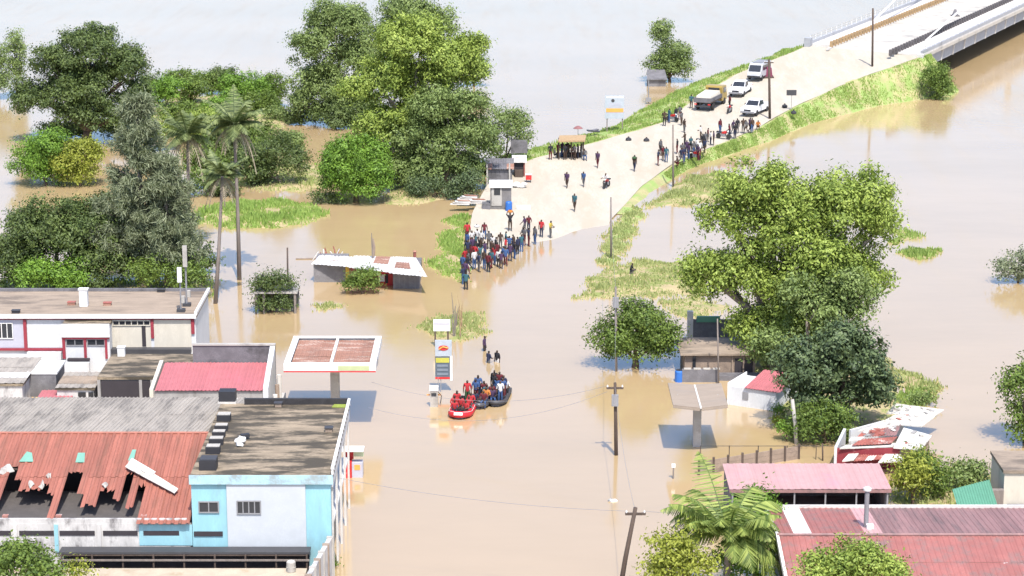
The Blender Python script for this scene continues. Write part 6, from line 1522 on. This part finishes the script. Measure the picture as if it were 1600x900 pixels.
# ------------------------------------------------------------------ people: one continuous skinned body per pose, clothes by region
SKINS = [mat('skin_deep', (.055,.032,.022), var=.08, rough=.55), mat('skin_brown', (.085,.05,.034), var=.08, rough=.55)]
HAIR = mat('hair_black', (.012,.011,.011), var=.1, rough=.8)
CL = {'black':(.014,.014,.018),'navy':(.018,.024,.055),'dark red':(.10,.014,.02),'red':(.36,.025,.03),'white':(.5,.49,.48),'grey':(.09,.09,.095),'blue':(.035,.075,.18),'teal':(.03,.09,.11),'brown':(.055,.034,.024),'yellow':(.45,.34,.06),'pink':(.40,.16,.20),'green':(.04,.08,.035),'purple':(.055,.03,.07),'orange':(.45,.16,.035)}
CM = {k: mat('cloth_' + k.replace(' ', '_'), v, var=.12, rough=.85, scale=6) for k, v in CL.items()}
def body(pose):
    J = {}
    def lr(n, a, b=None):
        J[n+'L'] = a; J[n+'R'] = b if b else (a[0], -a[1], a[2])
    lean = {'carry':0,'walk':.05,'stand':0,'bent':.02,'sit':.03,'ride':.10,'crouch':.12}[pose]
    ph = {'sit':.50,'crouch':.34,'ride':.92}.get(pose, .94)
    J['pelvis'] = (0,0,ph); J['spine'] = (lean*.5,0,ph+.20); J['chest'] = (lean*.9,0,ph+.39); J['neck'] = (lean*1.1+.01,0,ph+.53); J['head'] = (lean*1.2+.03,0,ph+.645); J['crown'] = (lean*1.2+.02,0,ph+.735)
    cx, cz = J['chest'][0], J['chest'][2]
    lr('sh', (cx,.185,cz+.075))
    if pose == 'walk': J['elL'] = (cx+.12,.24,cz-.17); J['wrL'] = (cx+.30,.22,cz-.34); J['haL'] = (cx+.36,.21,cz-.41); J['elR'] = (cx-.14,-.24,cz-.18); J['wrR'] = (cx-.10,-.25,cz-.44); J['haR'] = (cx-.06,-.25,cz-.53)
    elif pose == 'carry': lr('el', (cx+.06,.31,cz+.22)); lr('wr', (cx+.03,.22,cz+.45)); lr('ha', (cx+.03,.17,cz+.53))
    elif pose in ('bent', 'sit', 'crouch'): lr('el', (cx+.04,.27,cz-.18)); lr('wr', (cx+.25,.16,cz-.24)); lr('ha', (cx+.33,.12,cz-.25))
    elif pose == 'ride': lr('el', (cx+.16,.28,cz-.12)); lr('wr', (cx+.38,.33,cz-.20)); lr('ha', (cx+.46,.34,cz-.21))
    else: lr('el', (cx-.02,.25,cz-.20)); lr('wr', (cx+.03,.26,cz-.45)); lr('ha', (cx+.05,.26,cz-.54))
    lr('hip', (0,.09,ph-.03))
    if pose == 'walk': J['knL'] = (.20,.09,.50); J['anL'] = (.27,.09,.09); J['toL'] = (.43,.10,.06); J['knR'] = (-.02,-.09,.50); J['anR'] = (-.30,-.09,.16); J['toR'] = (-.18,-.10,.05)
    elif pose in ('sit',): lr('kn', (.42,.13,.52)); lr('an', (.44,.13,.10)); lr('to', (.60,.14,.05))
    elif pose == 'ride': lr('kn', (.36,.20,.72)); lr('an', (.18,.22,.34)); lr('to', (.33,.23,.28))
    elif pose == 'crouch': lr('kn', (.36,.14,.50)); lr('an', (.04,.13,.09)); lr('to', (.20,.14,.05))
    else: lr('kn', (.02,.10,.50)); lr('an', (-.01,.11,.09)); lr('to', (.15,.13,.05))
    E = [('pelvis','spine','shirt'),('spine','chest','shirt'),('chest','neck','skin'),('neck','head','skin'),('head','crown','hair')]
    for s_ in 'LR': E += [('chest','sh'+s_,'shirt'),('sh'+s_,'el'+s_,'shirt'),('el'+s_,'wr'+s_,'skin'),('wr'+s_,'ha'+s_,'skin'),('pelvis','hip'+s_,'trousers'),('hip'+s_,'kn'+s_,'trousers'),('kn'+s_,'an'+s_,'trousers'),('an'+s_,'to'+s_,'shoes')]
    rad = {'pelvis':(.15,.125),'spine':(.135,.11),'chest':(.165,.12),'neck':(.06,.06),'head':(.085,.10),'crown':(.07,.085),'sh':.075,'el':.05,'wr':.034,'ha':.036,'hip':.10,'kn':.068,'an':.045,'to':.04}
    names = list(J); me = bpy.data.meshes.new('person')
    me.from_pydata([J[n] for n in names], [(names.index(a), names.index(b)) for a, b, _ in E], [])
    o = bpy.data.objects.new('tmp', me); COL.objects.link(o)
    sk = o.modifiers.new('s', 'SKIN'); sk.use_smooth_shade = True
    if not me.skin_vertices: 
        bpy.context.view_layer.objects.active = o
    sv = me.skin_vertices[0].data
    for i, n in enumerate(names):
        r_ = rad.get(n, rad.get(n[:-1])); sv[i].radius = r_ if isinstance(r_, tuple) else (r_, r_); sv[i].use_root = (n == 'pelvis')
    ss = o.modifiers.new('d', 'SUBSURF'); ss.levels = 1; ss.render_levels = 1
    dg = bpy.context.evaluated_depsgraph_get()
    ev = bpy.data.meshes.new_from_object(o.evaluated_get(dg))
    bpy.data.objects.remove(o)
    V = [tuple(v.co) for v in ev.vertices]; F = [tuple(p.vertices) for p in ev.polygons]
    order = ['skin','shirt','trousers','hair','shoes']
    segs = [(np.array(J[a]), np.array(J[b]), c) for a, b, c in E]
    idx = []
    for f in F:
        c = np.mean([V[i] for i in f], 0); best, bd = 'shirt', 9
        for a, b, k in segs:
            t_ = np.clip(np.dot(c-a, b-a)/np.dot(b-a, b-a), 0, 1); d_ = np.linalg.norm(c-a-(b-a)*t_)
            if k in ('shirt',): d_ -= .03
            if d_ < bd: best, bd = k, d_
        if best == 'skin' and c[2] > J['head'][2]-.01 and c[0] < J['head'][0]+.02: best = 'hair'
        if best == 'hair' and c[0] > J['head'][0]+.045 and c[2] < J['crown'][2]: best = 'skin'
        idx.append(order.index(best))
    # fingers, nose, ears, eyes grow out of the same mesh data
    x = MB(True)
    for s_ in 'LR':
        h_ = Vector(J['ha'+s_]); d_ = (h_ - Vector(J['wr'+s_])).normalized(); sd_ = d_.cross(Vector((0,1,0)) if abs(d_.y) < .8 else Vector((1,0,0))).normalized(); pn = d_.cross(sd_)
        for q, L in ((-.03,.07),(-.01,.085),(.01,.08),(.03,.06)):
            a = h_ + sd_*q; x.tube([a, a+d_*L*.55, a+d_*L+pn*.02], [.011,.010,.007], 5)
        a = h_ - sd_*.03 - d_*.05; x.tube([a, a-sd_*.035+d_*.02, a-sd_*.04+d_*.055], [.012,.011,.008], 5)
    hd = Vector(J['head']); x.add([hd+Vector((.085,-.016,-.01)), hd+Vector((.085,.016,-.01)), hd+Vector((.085,0,.03)), hd+Vector((.115,0,-.008))], [(0,1,3),(1,2,3),(2,0,3)])
    for s_ in (-1,1): x.add([hd+Vector((.0,s_*.08,-.02)), hd+Vector((.025,s_*.08,0)), hd+Vector((0,s_*.098,.03)), hd+Vector((-.015,s_*.09,0))], [(0,1,2),(0,2,3)])
    n0 = len(V); V += x.v; F += [tuple(i+n0 for i in f) for f in x.f]; idx += [0]*len(x.f)
    e_ = MB(True)
    for s_ in (-1,1): e_.obox(hd+Vector((.088,s_*.033,.025)), (.008,.022,.012))
    e_.obox(hd+Vector((.086,0,-.045)), (.008,.045,.008))
    n0 = len(V); V += e_.v; F += [tuple(i+n0 for i in f) for f in e_.f]; idx += [3]*len(e_.f)
    me2 = bpy.data.meshes.new('person_' + pose); me2.from_pydata(V, [], F)
    for _ in range(5): me2.materials.append(HAIR)
    me2.polygons.foreach_set('material_index', idx); me2.polygons.foreach_set('use_smooth', [True]*len(F)); me2.update()
    return me2
POSES = {}
def ensure_skin(p):
    return body(p)
# skin layer must exist before radii are set
def add_skin_layer_test():
    pass
for p_ in ('stand','bent','walk','carry','sit','ride','crouch'):
    POSES[p_] = body(p_)
PH = {'stand':'standing','bent':'arms bent,','walk':'walking','carry':'arms raised,','sit':'sitting','ride':'riding','crouch':'crouching'}
pr_ = random.Random(11)
def person(P, pose, top, legs, where, group, head=None, zoff=0.0, scale=None):
    o = bpy.data.objects.new('person', POSES[pose]); COL.objects.link(o)
    s_ = scale or pr_.uniform(.96, 1.08); o.scale = (s_, s_*pr_.uniform(.95,1.1), s_)
    o.location = (P[0], P[1], P[2] + zoff); o.rotation_euler = (0, 0, head if head is not None else pr_.uniform(0, 6.28))
    for i, m_ in enumerate((pr_.choice(SKINS), CM[top], CM[legs], HAIR, CM[pr_.choice(['black','brown','grey'])])):
        o.material_slots[i].link = 'OBJECT'; o.material_slots[i].material = m_
    return tag(o, 'person in %s top, %s trousers, %s %s' % (top, legs, PH[pose], where), 'person', group)
TOPS = ['black','navy','dark red','grey','blue','teal','brown','purple','white','red']
LEGS = ['black','navy','grey','brown','blue','dark red']
def combos(seed, w=None):
    L = [(a, b) for a in (w or TOPS) for b in LEGS if a != b]
    random.Random(seed).shuffle(L)
    L.sort(key=lambda q: (q[0] in ('white','red','blue','teal')) * random.Random(seed*100+TOPS.index(q[0])*7+LEGS.index(q[1])).random() > .45) if w is None else None
    return L
# the crowd waiting at the flood edge
crowd = [(797,361),(820,364),(826,363),(819,384),(826,385),(836,382),(846,371),(860,372),(815,394),(809,398),(804,405),(797,409),(802,394),(790,400),(785,412),(783,421),(777,409),(782,390),(773,414),(768,404),(763,426),(757,421),(758,407),(757,375),(764,390),(770,395),(775,400),(750,412),(745,404),(741,421),(748,425),(736,412),(738,400),(744,395),(751,399),(731,405),(733,421),(729,428),(726,418),(727,438),(724,446),(728,456),(723,428),(730,376),(737,388),(745,385),(730,392),(790,389),(796,396),(752,388),(779,418),(790,416),(767,420),(742,412)]
C = combos(1)
for i, (px, py) in enumerate(crowd):
    P = RG(px, py); a, b = C[i]
    if px == 860: a, b = 'yellow', 'grey'
    person((P.x, P.y, max(P.z, -.45) - .02), pr_.choice(['stand','stand','bent','carry' if i % 9 == 0 else 'bent','walk']), a, b, 'in the flood edge crowd', 'crowd waiting at the flood edge')
# roadside crowd by the grey pole and the pickups
road_c = [(1032,241),(1041,254),(1028,259),(1058,240),(1064,256),(1069,254),(1060,260),(1076,249),(1084,244),(1091,251),(1088,240),(1100,241),(1070,229),(1095,219),(1110,227),(1106,222),(1115,227),(1125,209),(1140,217),(1148,217),(1152,209),(1161,209),(1166,209),(1171,207),(1175,208),(1184,202),(1079,236),(1073,243),(1098,232),(1036,251),(1145,210),(1102,229),(1066,247),(1093,245)]
C = combos(2)
for i, (px, py) in enumerate(road_c):
    P = RG(px, py); a, b = C[i]
    if px == 1184: a, b = 'orange', 'brown'
    person(P, 'crouch' if px in (1184,1060) else pr_.choice(['stand','bent','stand','walk']), a, b, 'in the roadside crowd', 'crowd along the road below the pickups')
# by the flatbed truck
C = combos(3)
for i, (px, py) in enumerate([(1038,197),(1045,192),(1056,190),(1062,187),(1069,208),(1065,196),(1080,170),(1090,172),(1140,170)]):
    P = RG(px, py); person(P, ['stand','bent'][i % 2], *C[i], 'near the flatbed truck' if i < 8 else 'between the pickups', 'people near the truck')
# walkers on the dry road
C = combos(4)
for i, (px, py) in enumerate([(886,294),(912,292),(934,262),(991,268),(898,330)]):
    person(RG(px, py), 'walk', *C[i], ['left of the pair on the dry road','right of the pair on the dry road','on the dry road near the thatched shelter','alone in the middle of the dry road','alone on the dry road nearest the flood'][i], 'people walking on the dry road', head=H_ + (math.pi if i in (3,) else 0))
person(RG(948,293) + Vector((-.08,-.2,-.08)), 'ride', 'white', 'black', 'the lone motorbike down the dry road', 'people walking on the dry road', head=H_, scale=1.0)
# under the thatched shelter
C = combos(5, ['black','navy','brown','grey','purple','dark red'])
for i, px in enumerate((860,866,878,883,888,893,898,903,908,913,872,886)):
    P = RG(px, 250 - (i % 3)*2); person(P, ['stand','sit','bent','stand'][i % 4], *C[i], 'at the thatched shelter', 'people at the thatched shelter')
P = G(985, 428, .2); person((P.x,P.y,.12), 'crouch', 'black', 'grey', 'alone on the grass shoal right of the road', 'lone people')
# boats
CB = [(a, b) for a in ('red',) for b in ('black','navy','grey','brown','blue','teal','purple','green')]
u_ = Vector((math.cos(HB), math.sin(HB), 0)); v_ = Vector((-u_.y, u_.x, 0))
def boat_people(k, seats, C, where, group, pose):
    px, py, L, W, _, _ = BO[k]; B = G(px, py)
    for i, (a, b) in enumerate(seats):
        P = B + u_*a + v_*b; ps = pose(i)
        person((P.x, P.y, .0 if ps == 'sit' else .1), ps, *C[i], where, group, head=HB + pr_.uniform(-.5,.5))
boat_people(0, [(1.1,.4),(1.1,-.4),(.2,.45),(.2,-.1),(.2,-.55),(-.7,.5),(-.7,-.5),(-1.6,.1)], CB, 'in the red rescue boat', 'people in the red boat', lambda i: 'sit' if i < 7 else 'stand')
C = combos(7, ['black','navy','dark red','blue','grey','white','orange','teal'])
boat_people(1, [(1.0,.3),(1.0,-.3),(.2,.4),(.2,-.35),(-.6,.3),(-.6,-.3),(-1.3,0)], C, 'in the dark middle boat', 'people in the dark boat', lambda i: ('sit','bent')[i % 2] if i > 1 else 'sit')
C = combos(8, ['black','navy','dark red','blue','grey','white','purple','brown'])
boat_people(2, [(1.2,.28),(1.2,-.28),(.5,.36),(.5,-.02),(.5,-.4),(-.3,.35),(-.3,-.35),(-1.0,.36),(-1.0,-.05),(-1.0,-.42),(-1.6,.1)], C, 'in the hindmost boat', 'people in the hindmost boat', lambda i: ('stand','sit','bent')[i % 3])
for i, (px, py, zo, a, b) in enumerate([(757,548,-.6,'purple','black'),(763,567,-.75,'navy','grey'),(777,566,-.72,'black','white')]):
    P = G(px, py); person((P.x,P.y,zo), ['stand','bent','stand'][i], a, b, ['waist deep farthest behind the boats','waist deep, left wader','waist deep, right wader'][i], 'people wading behind the boats')
# loads carried on heads
for i, (px, py, m_, lab) in enumerate([(797,361,'cloth_orange','orange bundle balanced above the farthest standing person of the flood crowd'),(745,385,'cloth_white','white sack held up at the back of the flood crowd'),(991,268,'cloth_green','dark green bundle on the shoulders of the person alone on the dry road')]):
    P = RG(px, py); t = thing('bundle', lab, 'bundle', (P.x,P.y,P.z+1.76 if i < 2 else P.z+1.35))
    MB(True).lathe((0,0,0),[(.12,0),(.25,.06),(.27,.16),(.15,.26)],9).build('sack', MATS[m_], t); MB(True).lathe((0,0,.255),[(.05,0),(.08,.06)],6).build('knot', MATS['cloth_brown'], t)
